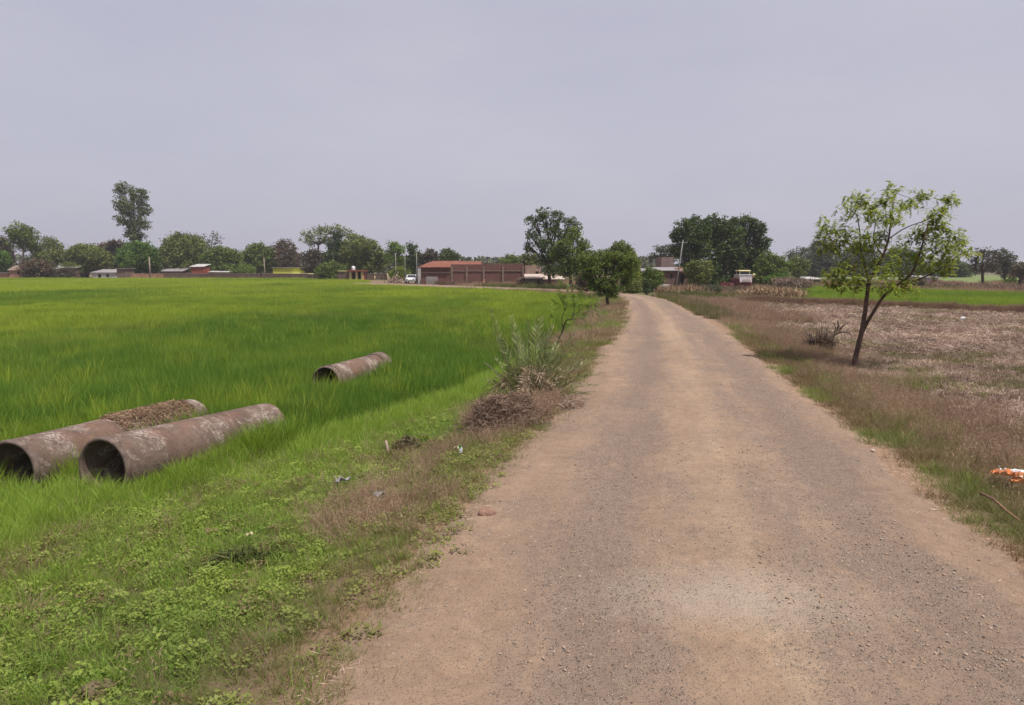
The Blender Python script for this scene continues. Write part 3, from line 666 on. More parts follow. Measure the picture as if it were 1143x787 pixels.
def crown_cloud(lobes, leaf, dens, clump=.3, seed=0, hollow=.55, droop=0., aspect=.42, cover=1.0):
    """lobes [(centre, (rx, ry, rz))]; returns V, F, rv and some clump centres. Leaves sit in clumps spread through the lobes"""
    r = np.random.default_rng(seed); Vs = []; cl_all = []
    C_, U_, W_, R_ = [], [], [], []
    for c, rad in lobes:
        rad = np.array(rad); vol = float(np.prod(rad)) ** (1 / 3.)
        cr = max(clump * vol, leaf * 1.6)
        area = 4 * PI * vol * vol
        k = max(5, int(cover * area / (PI * cr * cr) * 1.15))
        d = rdir(r, k); q = (hollow + (1 - hollow) * r.random(k) ** .6) * (.86 + .3 * r.random(k))
        cc_ = np.array(c) + d * q[:, None] * rad
        cl_all.append(cc_)
        nl = max(9, int(dens * 2.7 * cr * cr / (leaf * leaf)))
        for ctr in cc_:
            crr = cr * r.uniform(.6, 1.25); m_ = int(nl * r.uniform(.6, 1.3)); g = r.normal(0, .55, (m_, 3)) * crr; g[:, 2] *= .75
            C_.append(ctr + g); R_.append(np.clip(r.normal(.45, .22, m_) + r.normal(0, .14) + .0, 0, 1))
    fill = 1.0 if cover >= 1 else .22
    for c, rad in lobes:
        rad = np.array(rad); m_ = int(fill * 5.0 * dens * rad[0] * rad[2] / (leaf * leaf)); g = rdir(r, m_) * (r.random((m_, 1)) ** .45) * rad * .92
        C_.append(np.array(c) + g); R_.append(np.clip(r.normal(.4, .25, m_), 0, 1))
    C_ = np.concatenate(C_); n = len(C_); R_ = np.concatenate(R_)
    u = rdir(r, n); u[:, 2] = u[:, 2] * .6 - droop; u /= np.linalg.norm(u, axis=1)[:, None]
    w = np.cross(u, rdir(r, n)); w /= (np.linalg.norm(w, axis=1)[:, None] + 1e-6)
    sz = leaf * (.6 + .8 * r.random(n)) / 2
    V, Fs = diamonds(C_, u * sz[:, None], w * (sz * aspect * 1.3)[:, None])
    return V, Fs, R_, np.concatenate(cl_all)
def limb_path(a, b, r, wob=.12, n=5):
    a = np.array(a); b = np.array(b); Ln = np.linalg.norm(b - a); pts = []
    for i in range(n + 1):
        t = i / n; p = a + (b - a) * t
        if 0 < i < n: p = p + r.normal(0, wob * Ln * .3, 3) + np.array([0, 0, wob * Ln * (t * (1 - t)) * 1.0])
        pts.append(p)
    return pts
def tree(name, label, pxb, Y, lobes_px, leafmat, barkmat=B_grey, leaf=.3, dens=3.0, seed=1, trunk_r=.22, clump=.3, hollow=.5, droop=0., zoff=0., group=None, cat='tree', trunk_px=None, depth=.9, limbs=6, cover=1.0, sub=10, aspect=.5, basept=None):
    """lobes_px: [(cx, cy, rx, ry)] in photo pixels at distance Y; each gets real depth"""
    r = np.random.default_rng(seed); b = base(pxb, Y) if basept is None else basept; k = mpp(Y)
    root = empty(name, b, label, cat, group)
    lobes = []
    for i, (cx, cy, rx, ry) in enumerate(lobes_px):
        dY = r.uniform(-.5, .5) * max(q[2] for q in lobes_px) * k * depth if len(lobes_px) > 1 else 0
        c = P(cx, cy, Y + dY); lobes.append((c, (rx * k, rx * k * depth, ry * k)))
    V, Fs, R_, cl = crown_cloud(lobes, leaf, dens, clump, seed, hollow, droop, aspect, cover)
    ok = V.reshape(-1, 4, 3)[:, :, 2].min(1) > b[2] + .02
    V = V.reshape(-1, 4, 3)[ok].reshape(-1, 3); R_ = R_[ok]; Fs = np.arange(len(V)).reshape(-1, 4)
    me = np_mesh('crown', V - b, Fs, False, {'rv': ('FACE', 'FLOAT', R_)}); link('crown', me, L[leafmat], root)
    # trunk and limbs
    mb = MB(); topc = min(lobes, key=lambda q: q[0][2])[0]; cen = np.mean([q[0] for q in lobes], 0)
    zf = min(q[0][2] - q[1][2] * .5 for q in lobes); zf = max(zf, b[2] + .25 * (cen[2] - b[2]))
    fork = np.array([b[0] * .5 + cen[0] * .5, b[1], zf])
    if trunk_px: fork = P(trunk_px[0], trunk_px[1], Y)
    tp = limb_path(b - np.array([0, 0, .3]), fork, r, .05, 4); rr = [trunk_r * 1.25, trunk_r, trunk_r * .9, trunk_r * .85, trunk_r * .8][:len(tp)]
    mb.tube(tp, rr, 7)
    for i, (c, rad) in enumerate(lobes[:12]):
        lp = limb_path(fork, c + r.normal(0, .1, 3) * np.array(rad), r, .12, 5); mb.tube(lp, list(np.linspace(trunk_r * .62, trunk_r * .16, 6)), 5)
        dist_ = np.linalg.norm(cl - c, axis=1); near = np.argsort(dist_)[:max(3, sub)]
        for j in near[:: max(1, len(near) // limbs)]:
            mb.tube(limb_path(lp[3], cl[j], r, .08, 3), list(np.linspace(trunk_r * .25, trunk_r * .06, 4)), 4, cap=False)
    mb.build('trunk', barkmat, root, smooth_=True)
    return root
def dome(x0, x1, yt, yb, seed, n=6, sz=.42):
    """lobes filling a bushy dome silhouette"""
    r = random.Random(seed); w = (x1 - x0) / 2; h = (yb - yt); cx = (x0 + x1) / 2; out = []
    for i in range(n):
        t = (i + .5) / n * 2 - 1; a = t * .72
        ryy = h * sz * r.uniform(.55, .8); rxx = w * sz * r.uniform(.85, 1.15)
        topy = yt + h * (1 - math.sqrt(max(0, 1 - a * a))) * .8 + h * r.uniform(0, .10)
        out.append((cx + a * w, topy + ryy, rxx, ryy))
    out.append((cx, yt + h * .60, w * .72, h * .34)); out.append((cx - w * .35, yb - h * .16, w * .5, h * .22)); out.append((cx + w * .38, yb - h * .18, w * .5, h * .22)); return out
G_L = 'trees along the far side of the rice field'
T = tree
T('broadleaf_tree', 'dark reddish tree cut by the left edge of the photo', 0, 178, dome(-22, 16, 262, 304, 1), 'maroon', leaf=.45, seed=101, group=G_L, trunk_r=.3)
T('shrub', 'bright green bush at the far left edge in front of the reddish tree', 2, 168, dome(-12, 12, 276, 306, 2, 4), 'bright', leaf=.4, seed=102, cat='bush')
T('acacia_tree', 'tall open tree near the left edge, pale bare trunk, small high crown', 27, 175, [(22, 258, 13, 10), (34, 264, 10, 9), (14, 262, 8, 7), (24, 272, 14, 8), (38, 278, 8, 7)], 'mid', B_pale, leaf=.42, dens=2.4, seed=103, trunk_r=.28, group=G_L, hollow=.3)
T('acacia_tree', 'grey green loose tree with pale trunks just right of the tall open tree', 50, 177, [(52, 272, 10, 9), (62, 276, 9, 9), (44, 282, 9, 8), (56, 287, 14, 9), (66, 284, 7, 10)], 'olive', B_pale, leaf=.4, dens=2.4, seed=104, trunk_r=.24, group=G_L, hollow=.3)
T('shrub', 'reddish brown thicket at the field edge below the grey green loose tree', 38, 163, dome(20, 60, 288, 313, 5, 6), 'brown', leaf=.38, seed=105, cat='thicket')
T('shrub', 'dark red brown thicket right of the orange mud hut', 66, 164, dome(54, 84, 299, 313, 6, 5), 'maroon', leaf=.36, seed=106, cat='thicket')
T('acacia_tree', 'rounded yellow green tree in deep shade below, above the pale roofed shed', 95, 176, dome(68, 124, 272, 304, 7, 7), 'olive', leaf=.4, dens=3.2, seed=107, trunk_r=.3, group=G_L)
T('broadleaf_tree', 'dull red brown tree showing behind the yellow green tree and the tall gum tree', 126, 190, dome(104, 148, 267, 300, 8), 'brown', leaf=.5, seed=108, group=G_L)
T('broadleaf_tree', 'fresh green leafy tree directly under the tall gum tree', 154, 175, dome(130, 180, 267, 310, 9, 7), 'bright', leaf=.42, dens=3.4, seed=109, trunk_r=.3, group=G_L)
T('gum_tree', 'very tall narrow gum tree rising far above all others at left', 148, 182,
  [(136, 212, 8, 10), (148, 216, 7, 9), (158, 219, 8, 9), (134, 228, 9, 9), (146, 232, 9, 10), (160, 234, 8, 11), (138, 244, 9, 9), (152, 249, 10, 9), (161, 250, 6, 8), (146, 260, 8, 8), (155, 265, 9, 6)], 'gum', B_pale, leaf=.42, dens=3.3, seed=110, trunk_r=.35, group=G_L, hollow=.2, droop=.5, clump=.28, trunk_px=(149, 268), cover=.95)
T('broadleaf_tree', 'broad brownish green tree between the gum tree and the dark spiky tree', 204, 177, dome(178, 232, 257, 306, 11, 8), 'olive', leaf=.42, dens=3.2, seed=111, trunk_r=.35, group=G_L)
T('spiky_tree', 'dark spiky tree poking up behind the greener crowns left of the yellow building', 236, 186, [(228, 265, 4, 4), (237, 262, 4, 5), (243, 268, 6, 5), (233, 273, 7, 6), (241, 278, 9, 8)], 'deep', B_brown, leaf=.55, dens=1.6, seed=112, group=G_L, hollow=.1, cover=.7, aspect=.3)
T('broadleaf_tree', 'mid green round tree in front of the dark spiky tree', 246, 176, dome(224, 272, 273, 306, 13, 6), 'mid', leaf=.4, dens=3.2, seed=113, trunk_r=.3, group=G_L)
T('broadleaf_tree', 'mid green tree behind the plain utility pole in the left field wall', 292, 181, dome(268, 312, 270, 304, 14, 6), 'mid', leaf=.42, seed=114, group=G_L)
T('shrub', 'small yellow green bush above the field wall left of the plain pole', 273, 164, dome(263, 286, 294, 309, 15, 4), 'light', leaf=.3, seed=115, cat='bush')
T('broadleaf_tree', 'brown tinted airy tree rising behind the yellow building', 318, 184, dome(296, 338, 266, 300, 16, 6), 'brown', leaf=.45, dens=2.4, seed=116, trunk_r=.3, group=G_L, hollow=.3, cover=.8)
T('acacia_tree', 'flat topped airy acacia with see through crown right of the yellow building', 352, 176, [(344, 262, 11, 5), (358, 257, 13, 5), (374, 256, 13, 5), (388, 261, 10, 6), (350, 271, 9, 5), (342, 268, 7, 4), (365, 266, 12, 6)], 'olive', B_grey, leaf=.4, dens=1.7, seed=117, trunk_r=.3, group=G_L, hollow=.2, cover=.7)
T('shrub', 'dull brown tree low behind the yellow building at its right end', 350, 172, dome(336, 366, 276, 306, 18, 5), 'maroon', leaf=.4, seed=118, group=G_L)
T('broadleaf_tree', 'narrow dark green tree in front of the airy acacia', 374, 160, [(377, 264, 6, 7), (372, 274, 8, 8), (380, 276, 7, 8), (370, 287, 9, 8), (378, 292, 9, 8)], 'deep', leaf=.4, dens=4, seed=119, group=G_L)
T('broadleaf_tree', 'large rounded green tree with reddish right side behind the pump house', 410, 158, [(396, 270, 14, 9), (408, 274, 14, 9), (420, 283, 11, 9), (426, 292, 9, 9), (398, 284, 16, 12), (412, 296, 16, 10), (390, 290, 12, 12)], 'olive', leaf=.36, dens=3.5, seed=120, trunk_r=.35, group=G_L)
T('shrub', 'green bush at the field edge left of the pump house', 368, 146, dome(352, 388, 290, 318, 21, 6), 'mid', leaf=.32, dens=3.5, seed=121, cat='bush')
T('broadleaf_tree', 'light green topped tree between the large rounded tree and the brick warehouse', 441, 146, [(440, 275, 8, 6), (447, 279, 7, 6), (438, 287, 8, 7), (446, 292, 7, 8), (434, 283, 5, 6)], 'light', leaf=.34, dens=2.6, seed=122, group=G_L, hollow=.3)
T('shrub', 'yellow green bush behind the rubble heap left of the white car', 446, 138, dome(434, 458, 297, 315, 23, 4), 'yellow', leaf=.28, seed=123, cat='bush')
T('broadleaf_tree', 'dark upright tree standing just left of the tiled warehouse roof', 459, 150, [(460, 278, 6, 6), (464, 287, 7, 8), (456, 292, 7, 8), (461, 301, 8, 8)], 'dark', leaf=.36, dens=3.6, seed=124, group=G_L)
T('broadleaf_tree', 'dark maroon tree above the orange tiled roof', 479, 150, dome(467, 492, 277, 302, 25, 4), 'maroon', leaf=.36, dens=3.2, seed=125, group=G_L)
T('broadleaf_tree', 'dark brownish tree above the middle of the warehouse, right of the maroon one', 501, 154, dome(488, 515, 275, 303, 26, 5), 'dark', leaf=.36, dens=3.2, seed=126, group=G_L)
T('broadleaf_tree', 'small soft green tree peeping over the right part of the warehouse', 570, 150, dome(557, 582, 281, 306, 27, 4), 'mid', leaf=.34, dens=2.6, seed=127)
T('broadleaf_tree', 'small yellow green tree at the right end of the warehouse', 590, 112, dome(578, 602, 274, 312, 28, 4), 'olive', leaf=.26, dens=2.2, seed=128, hollow=.2, cover=.8)
T('shrub', 'dark round bush in front of the brick warehouse', 524, 99, dome(518, 530, 313, 323, 29, 3), 'brown', leaf=.16, seed=129, cat='bush')
T('shrub', 'dry pinkish bush beside the mud house at the warehouse corner', 582, 99, dome(575, 592, 308, 322, 30, 4), 'dead', leaf=.18, dens=2, seed=130, cat='bush')
# ---- middle
T('tall_tree', 'tall dark airy tree with drooping edges in the middle of the photo', 613, 93,
  [(607, 240, 10, 8), (622, 243, 9, 9), (636, 250, 9, 9), (645, 258, 5, 13), (596, 247, 9, 7), (614, 255, 13, 9), (594, 262, 8, 8), (628, 264, 11, 9), (606, 272, 13, 9), (590, 276, 7, 7), (622, 280, 12, 10), (606, 290, 11, 9), (616, 302, 10, 8)],
  'dark', B_brown, leaf=.23, dens=2.8, seed=140, trunk_r=.27, hollow=.2, clump=.30, droop=.4, trunk_px=(613, 300), cover=.85)
T('broadleaf_tree', 'dark green bushy tree between the tall airy tree and the small roadside tree', 638, 80,
  [(640, 262, 8, 9), (650, 274, 9, 8), (630, 275, 10, 9), (640, 287, 13, 10), (622, 285, 9, 8), (655, 288, 9, 9), (632, 300, 12, 9), (648, 302, 12, 9)], 'mid', B_grey, leaf=.2, dens=3.4, seed=141, trunk_r=.22, trunk_px=(636, 305))
T('broadleaf_tree', 'rounded tree with dense crown behind the small roadside tree', 693, 84, [(692, 276, 9, 7), (702, 281, 8, 7), (684, 284, 9, 8), (697, 292, 12, 10)], 'mid', B_grey, leaf=.2, dens=4.0, seed=142, trunk_r=.2)
T('broadleaf_tree', 'yellowing tree at the bend of the road, left of the brick hamlet house', 705, 73, [(703, 288, 7, 8), (709, 298, 6, 9), (700, 303, 8, 10), (707, 312, 7, 9), (699, 318, 8, 8)], 'yellow', B_grey, leaf=.17, dens=3.4, seed=143, trunk_r=.14)
T('roadside_tree', 'small low forking tree with a dark base on the left edge of the road', 677, 45,
  [(672, 284, 12, 6), (688, 286, 11, 7), (658, 290, 11, 7), (699, 294, 10, 8), (652, 290, 8, 7), (708, 292, 7, 7), (656, 308, 8, 7), (700, 314, 8, 7), (676, 294, 15, 8), (652, 297, 7, 6), (664, 303, 12, 8), (690, 305, 12, 8), (676, 314, 14, 9), (703, 304, 7, 7), (666, 320, 9, 6), (687, 322, 9, 6), (674, 325, 12, 6), (684, 329, 8, 5), (662, 318, 8, 6)],
  'mid', B_brown, leaf=.10, dens=2.4, seed=144, trunk_r=.13, hollow=.25, clump=.32, trunk_px=(678, 328), cover=1.0)
T('shrub', 'dry reddish brown bush between the dark bushy tree and the roadside tree', 655, 70, dome(642, 668, 303, 327, 45, 5), 'brown', leaf=.15, dens=2.6, seed=145, cat='bush')
T('shrub', 'pale yellowish scrub at the foot of the yellowing tree by the bend', 705, 66, dome(693, 718, 312, 328, 46, 5), 'olive', leaf=.14, dens=2.6, seed=146, cat='bush')
T('shrub', 'green bush growing against the left front of the tin roofed house', 727, 74, dome(713, 742, 297, 323, 47, 5), 'mid', leaf=.16, dens=3, seed=147, cat='bush')
T('shrub', 'small dark cone shaped bush in front of the tin roofed house', 722, 68, [(722, 318, 4, 4), (722, 323, 5, 4), (722, 314, 2.5, 4)], 'deep', leaf=.12, dens=4, seed=148, cat='bush')
T('airy_tree', 'hazy thin tree behind the brick upper storey of the tin roofed house', 738, 130, [(737, 278, 8, 5), (748, 277, 7, 6), (728, 287, 7, 5), (742, 288, 12, 6), (752, 285, 7, 8)], 'grey', B_grey, leaf=.32, dens=1.9, seed=149, trunk_r=.2, hollow=.2)
GM = 'mango trees beside the harvester'
T('mango_tree', 'left crown of the big dark mango grove behind the leaning pole', 778, 100,
  [(765, 254, 11, 9), (775, 250, 10, 8), (756, 264, 9, 9), (772, 266, 13, 10), (762, 280, 12, 10), (778, 284, 12, 12), (770, 298, 12, 10), (762, 308, 12, 9), (785, 258, 9, 9), (784, 276, 10, 12)], 'dark', B_grey, leaf=.3, dens=4.0, seed=150, trunk_r=.35, group=GM, clump=.3)
T('mango_tree', 'middle and tallest crown of the big dark mango grove', 805, 102,
  [(795, 249, 10, 9), (806, 254, 12, 10), (818, 248, 6, 5), (792, 263, 12, 11), (812, 268, 15, 12), (800, 283, 16, 12), (790, 300, 14, 12), (812, 300, 14, 12), (800, 312, 16, 9), (822, 262, 9, 10), (824, 280, 9, 12)], 'dark', B_grey, leaf=.3, dens=4.0, seed=151, trunk_r=.4, group=GM, clump=.3)
T('mango_tree', 'right crown of the big dark mango grove above the harvester', 838, 104,
  [(829, 247, 7, 6), (838, 249, 7, 6), (846, 257, 10, 9), (833, 262, 13, 10), (851, 272, 9, 10), (838, 281, 15, 11), (822, 290, 12, 11), (845, 297, 15, 12), (828, 306, 12, 10), (848, 312, 14, 9), (818, 313, 12, 8)], 'dark', B_grey, leaf=.3, dens=4.0, seed=152, trunk_r=.38, group=GM, clump=.3)
T('shrub', 'lighter green round bush in front of the mango grove, right of the leaning pole', 778, 88, dome(765, 796, 287, 316, 53, 6), 'olive', leaf=.2, dens=3.6, seed=153, cat='bush')
T('broadleaf_tree', 'mid green sloping tree right behind the harvester', 862, 98, [(857, 287, 10, 7), (868, 292, 10, 7), (852, 298, 11, 9), (866, 304, 13, 8), (880, 298, 8, 7), (846, 309, 9, 8)], 'mid', leaf=.22, dens=3.6, seed=154, trunk_r=.2)
T('shrub', 'fresh light green bush right of the harvester', 866, 90, dome(854, 888, 304, 322, 55, 5), 'bright', leaf=.18, dens=3, seed=155, cat='bush')
T('shrub', 'pale greyish green leafy scrub on the verge in front of the mango grove', 790, 72, dome(778, 808, 318, 328, 56, 5), 'grey', leaf=.14, dens=2.2, seed=156, cat='bush')
# ---- right background
GR = 'hazy trees beyond the right fields'
T('broadleaf_tree', 'reddish brown trunked tree left of the white roofed hut', 890, 112, [(888, 292, 8, 6), (898, 296, 8, 6), (880, 296, 6, 6), (892, 304, 9, 7), (886, 312, 6, 8)], 'olive', B_brown, leaf=.26, dens=2.8, seed=160, trunk_r=.3)
T('airy_tree', 'thin hazy tree left of the dark mass behind the young tree', 888, 190, [(884, 284, 7, 6), (896, 281, 8, 6), (890, 292, 12, 8)], 'grey', leaf=.45, dens=2.0, seed=161, group=GR, trunk_r=.3, hollow=.2)
T('broadleaf_tree', 'large hazy dark tree behind the left side of the young tree', 915, 195, dome(896, 940, 265, 318, 62, 7), 'grey', leaf=.5, dens=3.2, seed=162, group=GR, trunk_r=.4)
T('broadleaf_tree', 'second hazy dark tree behind the trunk of the young tree', 958, 200, dome(934, 984, 268, 318, 63, 7), 'grey', leaf=.5, dens=3.2, seed=163, group=GR, trunk_r=.4)
T('broadleaf_tree', 'hazy tree filling the gap right of the young trunk fork', 1004, 200, dome(978, 1032, 274, 318, 64, 7), 'dark', leaf=.5, dens=3.0, seed=164, group=GR, trunk_r=.4)
T('broadleaf_tree', 'low dark domed tree behind the pale shed', 1056, 190, dome(1030, 1084, 288, 318, 65, 7), 'dark', leaf=.46, dens=3.4, seed=165, group=GR, trunk_r=.35)
T('broadleaf_tree', 'faint low tree far behind the bare trunked pair', 1082, 260, dome(1062, 1100, 298, 314, 66, 5), 'grey', leaf=.6, seed=166, group=GR)
T('airy_tree', 'thin crowned tree with leaning brown trunks at the far right', 1097, 96, [(1096, 280, 8, 5), (1105, 286, 9, 7), (1088, 289, 8, 7), (1098, 295, 10, 6), (1086, 300, 5, 5), (1109, 298, 8, 8)], 'maroon', B_brown, leaf=.22, dens=1.7, seed=167, trunk_r=.22, hollow=.15, cover=.85, trunk_px=(1097, 303))
T('broadleaf_tree', 'greener round tree just right behind the thin crowned tree', 1122, 120, [(1118, 284, 8, 7), (1126, 291, 8, 8), (1114, 296, 8, 8), (1124, 303, 9, 8)], 'grey', B_brown, leaf=.28, dens=2.8, seed=168, trunk_r=.25)
T('broadleaf_tree', 'brownish tree with a thick trunk at the right edge of the photo', 1140, 100, [(1142, 300, 10, 7), (1134, 305, 7, 6), (1150, 308, 9, 8)], 'brown', B_brown, leaf=.24, dens=2.4, seed=169, trunk_r=.45, trunk_px=(1140, 312))
T('shrub', 'pale green bushy clump left of the thick trunk at the right edge', 1127, 104, dome(1119, 1136, 309, 322, 70, 3), 'light', leaf=.2, seed=170, cat='bush')
T('shrub', 'dark small bush in front of the pale shed', 1026, 100, dome(1018, 1034, 311, 324, 71, 4), 'maroon', leaf=.2, seed=171, cat='bush')
# off to the sides
T('broadleaf_tree', 'dark tree beyond the left edge of the photo', -70, 179, dome(-105, -35, 262, 306, 72, 6), 'dark', leaf=.6, dens=2, seed=172, group=G_L)
T('broadleaf_tree', 'hazy tree beyond the right edge of the photo', 1185, 150, dome(1160, 1215, 282, 318, 73, 6), 'grey', leaf=.6, dens=2, seed=173, group=GR)
# ---- distant wood
r_ = np.random.default_rng(900); C_ = []
for x0, x1, yy, hh in ((-330, 60, 250, 7.5), (60, 420, 330, 5), (-110, 20, 235, 7)):
    n = int((x1 - x0) * 26); xx = r_.uniform(x0, x1, n); top = hh * (.55 + .6 * fbm(xx * .06, xx * 0 + yy, 91, 4)); C_.append(np.stack([xx, yy + r_.uniform(0, 20, n), r_.random(n) ** .7 * top], 1))
C_ = np.concatenate(C_); n = len(C_); V, Fs = diamonds(C_, rdir(r_, n) * 1.0, rdir(r_, n) * .7)
o = link('distant_wood', np_mesh('distant_wood', V, Fs, False, {'rv': ('FACE', 'FLOAT', r_.random(n))}), L['grey']); tag(o, 'low far wood along the horizon behind the village trees', kind='stuff')
# ================================================================== young neem tree (near right)
nb = gpt(953, 414); NY = nb[1]
root = empty('neem_tree', nb, 'young light green tree with two slender trunks in the dry grass right of the road', 'tree')
k = mpp(NY)
mb = MB()
def npt(x, y, d=0): return P(x, y, NY + d)
R0 = np.random.default_rng(55)
def br(pts, r0, r1, n=8, dd=0):
    q = [npt(*p) if len(p) > 1 else p for p in pts]; q = catmull([np.array(v) for v in q], 4)
    mb.tube(list(q), list(np.linspace(r0, r1, len(q))), n); return q
base_pt = (953, 420)
a1 = br([base_pt, (954, 404), (958, 386), (962, 369), (966, 345), (968, 328), (970, 312)], .078, .046, 10)
b1 = br([(962, 372), (968, 360, -.02), (977, 345, -.1), (987, 330, -.2), (1002, 318, -.25), (1017, 306, -.3), (1024, 290, -.35), (1029, 275, -.35), (1034, 257, -.3), (1038, 246, -.3)], .05, .016, 8)
br([(970, 312), (965, 296, .1), (961, 280, .2), (960, 262, .25), (957, 240, .3)], .036, .012, 6)
br([(970, 313), (978, 300, 0), (987, 282, -.1), (992, 266, -.1), (994, 250, 0), (998, 226, .05)], .045, .012, 7)
br([(993, 266, -.1), (1006, 257, -.1), (1019, 251, -.1), (1036, 245, 0), (1050, 235, .1), (1061, 223, .2)], .02, .006, 5)
br([(964, 290, .1), (952, 281, .2), (940, 274, .3), (928, 268, .35)], .018, .007, 5)
br([(1003, 318, -.25), (1025, 312, -.35), (1045, 303, -.4), (1062, 290, -.5), (1077, 281, -.5)], .024, .008, 6)
br([(969, 322), (958, 312, .1), (945, 305, .3), (934, 300, .4)], .018, .007, 5)
br([(985, 285, -.1), (975, 268, -.4), (977, 250, -.5), (974, 234, -.5)], .016, .006, 5)
br([(1024, 290, -.35), (1040, 278, -.2), (1056, 268, -.1)], .015, .006, 5)
br([(975, 305), (985, 298, .5), (996, 290, .9), (1004, 280, 1.1)], .02, .007, 5); br([(972, 318), (966, 308, -.5), (955, 300, -1.0), (948, 290, -1.2)], .02, .007, 5)
clumps = [(935, 257, 12, 8), (924, 263, 9, 9), (921, 250, 7, 7), (953, 226, 10, 9), (948, 236, 8, 9), (962, 221, 7, 7), (975, 233, 8, 10), (970, 243, 7, 10), (997, 214, 8, 9), (1003, 241, 11, 8), (988, 226, 7, 7), (1006, 228, 8, 7), (990, 243, 8, 7),
  (1022, 224, 12, 8), (1031, 219, 7, 6), (1050, 234, 8, 8), (1060, 222, 6, 5), (1045, 241, 6, 6), (1035, 256, 11, 8), (1045, 264, 9, 8), (1028, 262, 8, 8), (938, 272, 13, 8), (925, 276, 8, 6), (952, 276, 12, 8), (965, 264, 8, 8), (972, 276, 12, 9), (955, 292, 14, 8), (940, 300, 8, 7), (975, 293, 13, 9),
  (992, 290, 13, 10), (1005, 300, 12, 10), (985, 306, 13, 9), (1008, 314, 9, 6), (1020, 286, 12, 9), (1012, 272, 9, 8), (1038, 281, 12, 8), (1052, 276, 12, 8), (1066, 276, 11, 8), (1077, 280, 9, 6), (1060, 288, 11, 7), (1045, 294, 9, 7), (1048, 252, 7, 6), (930, 316, 8, 6), (930, 305, 8, 6), (960, 308, 10, 6), (1062, 262, 8, 6), (1070, 268, 7, 6), (995, 275, 10, 8), (1030, 300, 8, 6), (1055, 300, 7, 5), (982, 262, 8, 7), (948, 258, 8, 8), (942, 311, 11, 7), (960, 318, 10, 7), (988, 321, 12, 7), (1012, 321, 9, 6)]
C_, U_, W_, Rv = [], [], [], []
for (cx, cy, rx, ry) in clumps:
    ctr = npt(cx, cy, R0.uniform(-.8, .8) * (1.0 if 930 < cx < 1065 else .5)); rx *= k; ry *= k
    tip = ctr
    for s in range(R0.integers(22, 29)):                 # sprigs: a twig with pinnate leaflets each side
        o_ = ctr + R0.normal(0, .62, 3) * np.array([rx, rx, ry]); d = rdir(R0, 1)[0]; d[2] = d[2] * .5 - .25; d /= np.linalg.norm(d)
        for f in range(R0.integers(3, 5)):
            dd = d + R0.normal(0, .55, 3); dd /= np.linalg.norm(dd); Ln = R0.uniform(.10, .19); side = np.cross(dd, [0, 0, 1.]); side /= np.linalg.norm(side) + 1e-6
            base_c = R0.normal(.45, .2)
            m_ = 10
            for j in range(m_):
                t = j / m_
                for sg in (-1, 1):
                    ll = .037 * (1 - .4 * abs(t - .5)) * R0.uniform(.8, 1.3); ldir = side * sg * .8 + dd * .6 + np.array([0, 0, -.25]); ldir /= np.linalg.norm(ldir)
                    p0 = o_ + dd * Ln * (t + .1) + np.array([0, 0, -.12 * Ln * t * t]); C_.append(p0 + ldir * ll * .5); U_.append(ldir * ll * .62)
                    wv = np.cross(ldir, [R0.normal(0, .4), R0.normal(0, .4), 1.]); W_.append(wv / np.linalg.norm(wv) * ll * .27); Rv.append(base_c + R0.normal(0, .12))
    near = min(range(len(mb.V)), key=lambda i: 0)
    j = np.concatenate(mb.V); j = j[np.argmin(np.linalg.norm(j - ctr, axis=1))]
    if np.linalg.norm(j - ctr) < 1.2: mb.tube(limb_path(j, ctr, R0, .1, 3), [.008, .006, .005, .003], 4, cap=False)
V, Fs = diamonds(np.array(C_), np.array(U_), np.array(W_))
V_neem, R_neem = V, np.clip(Rv, 0, 1)
mb.build('trunk', B_brown, root, smooth_=True)
# low shoots on the trunk
C_ = []
for (cx, cy) in ((957, 340), (963, 333), (975, 345), (955, 352), (988, 352), (994, 343), (1020, 335), (1022, 331), (966, 356), (951, 332)):
    C_.append(npt(cx, cy) + R0.normal(0, .09, (34, 3)))
C_ = np.concatenate(C_); n = len(C_); V, Fs = diamonds(C_, rdir(R0, n) * .028, rdir(R0, n) * .009)
V = np.concatenate([V_neem, V]); Rv = np.concatenate([R_neem, R0.random(n) * .5]); link('crown', np_mesh('crown', V - nb, np.arange(len(V)).reshape(-1, 4), False, {'rv': ('FACE', 'FLOAT', Rv)}), L['neem'], root)
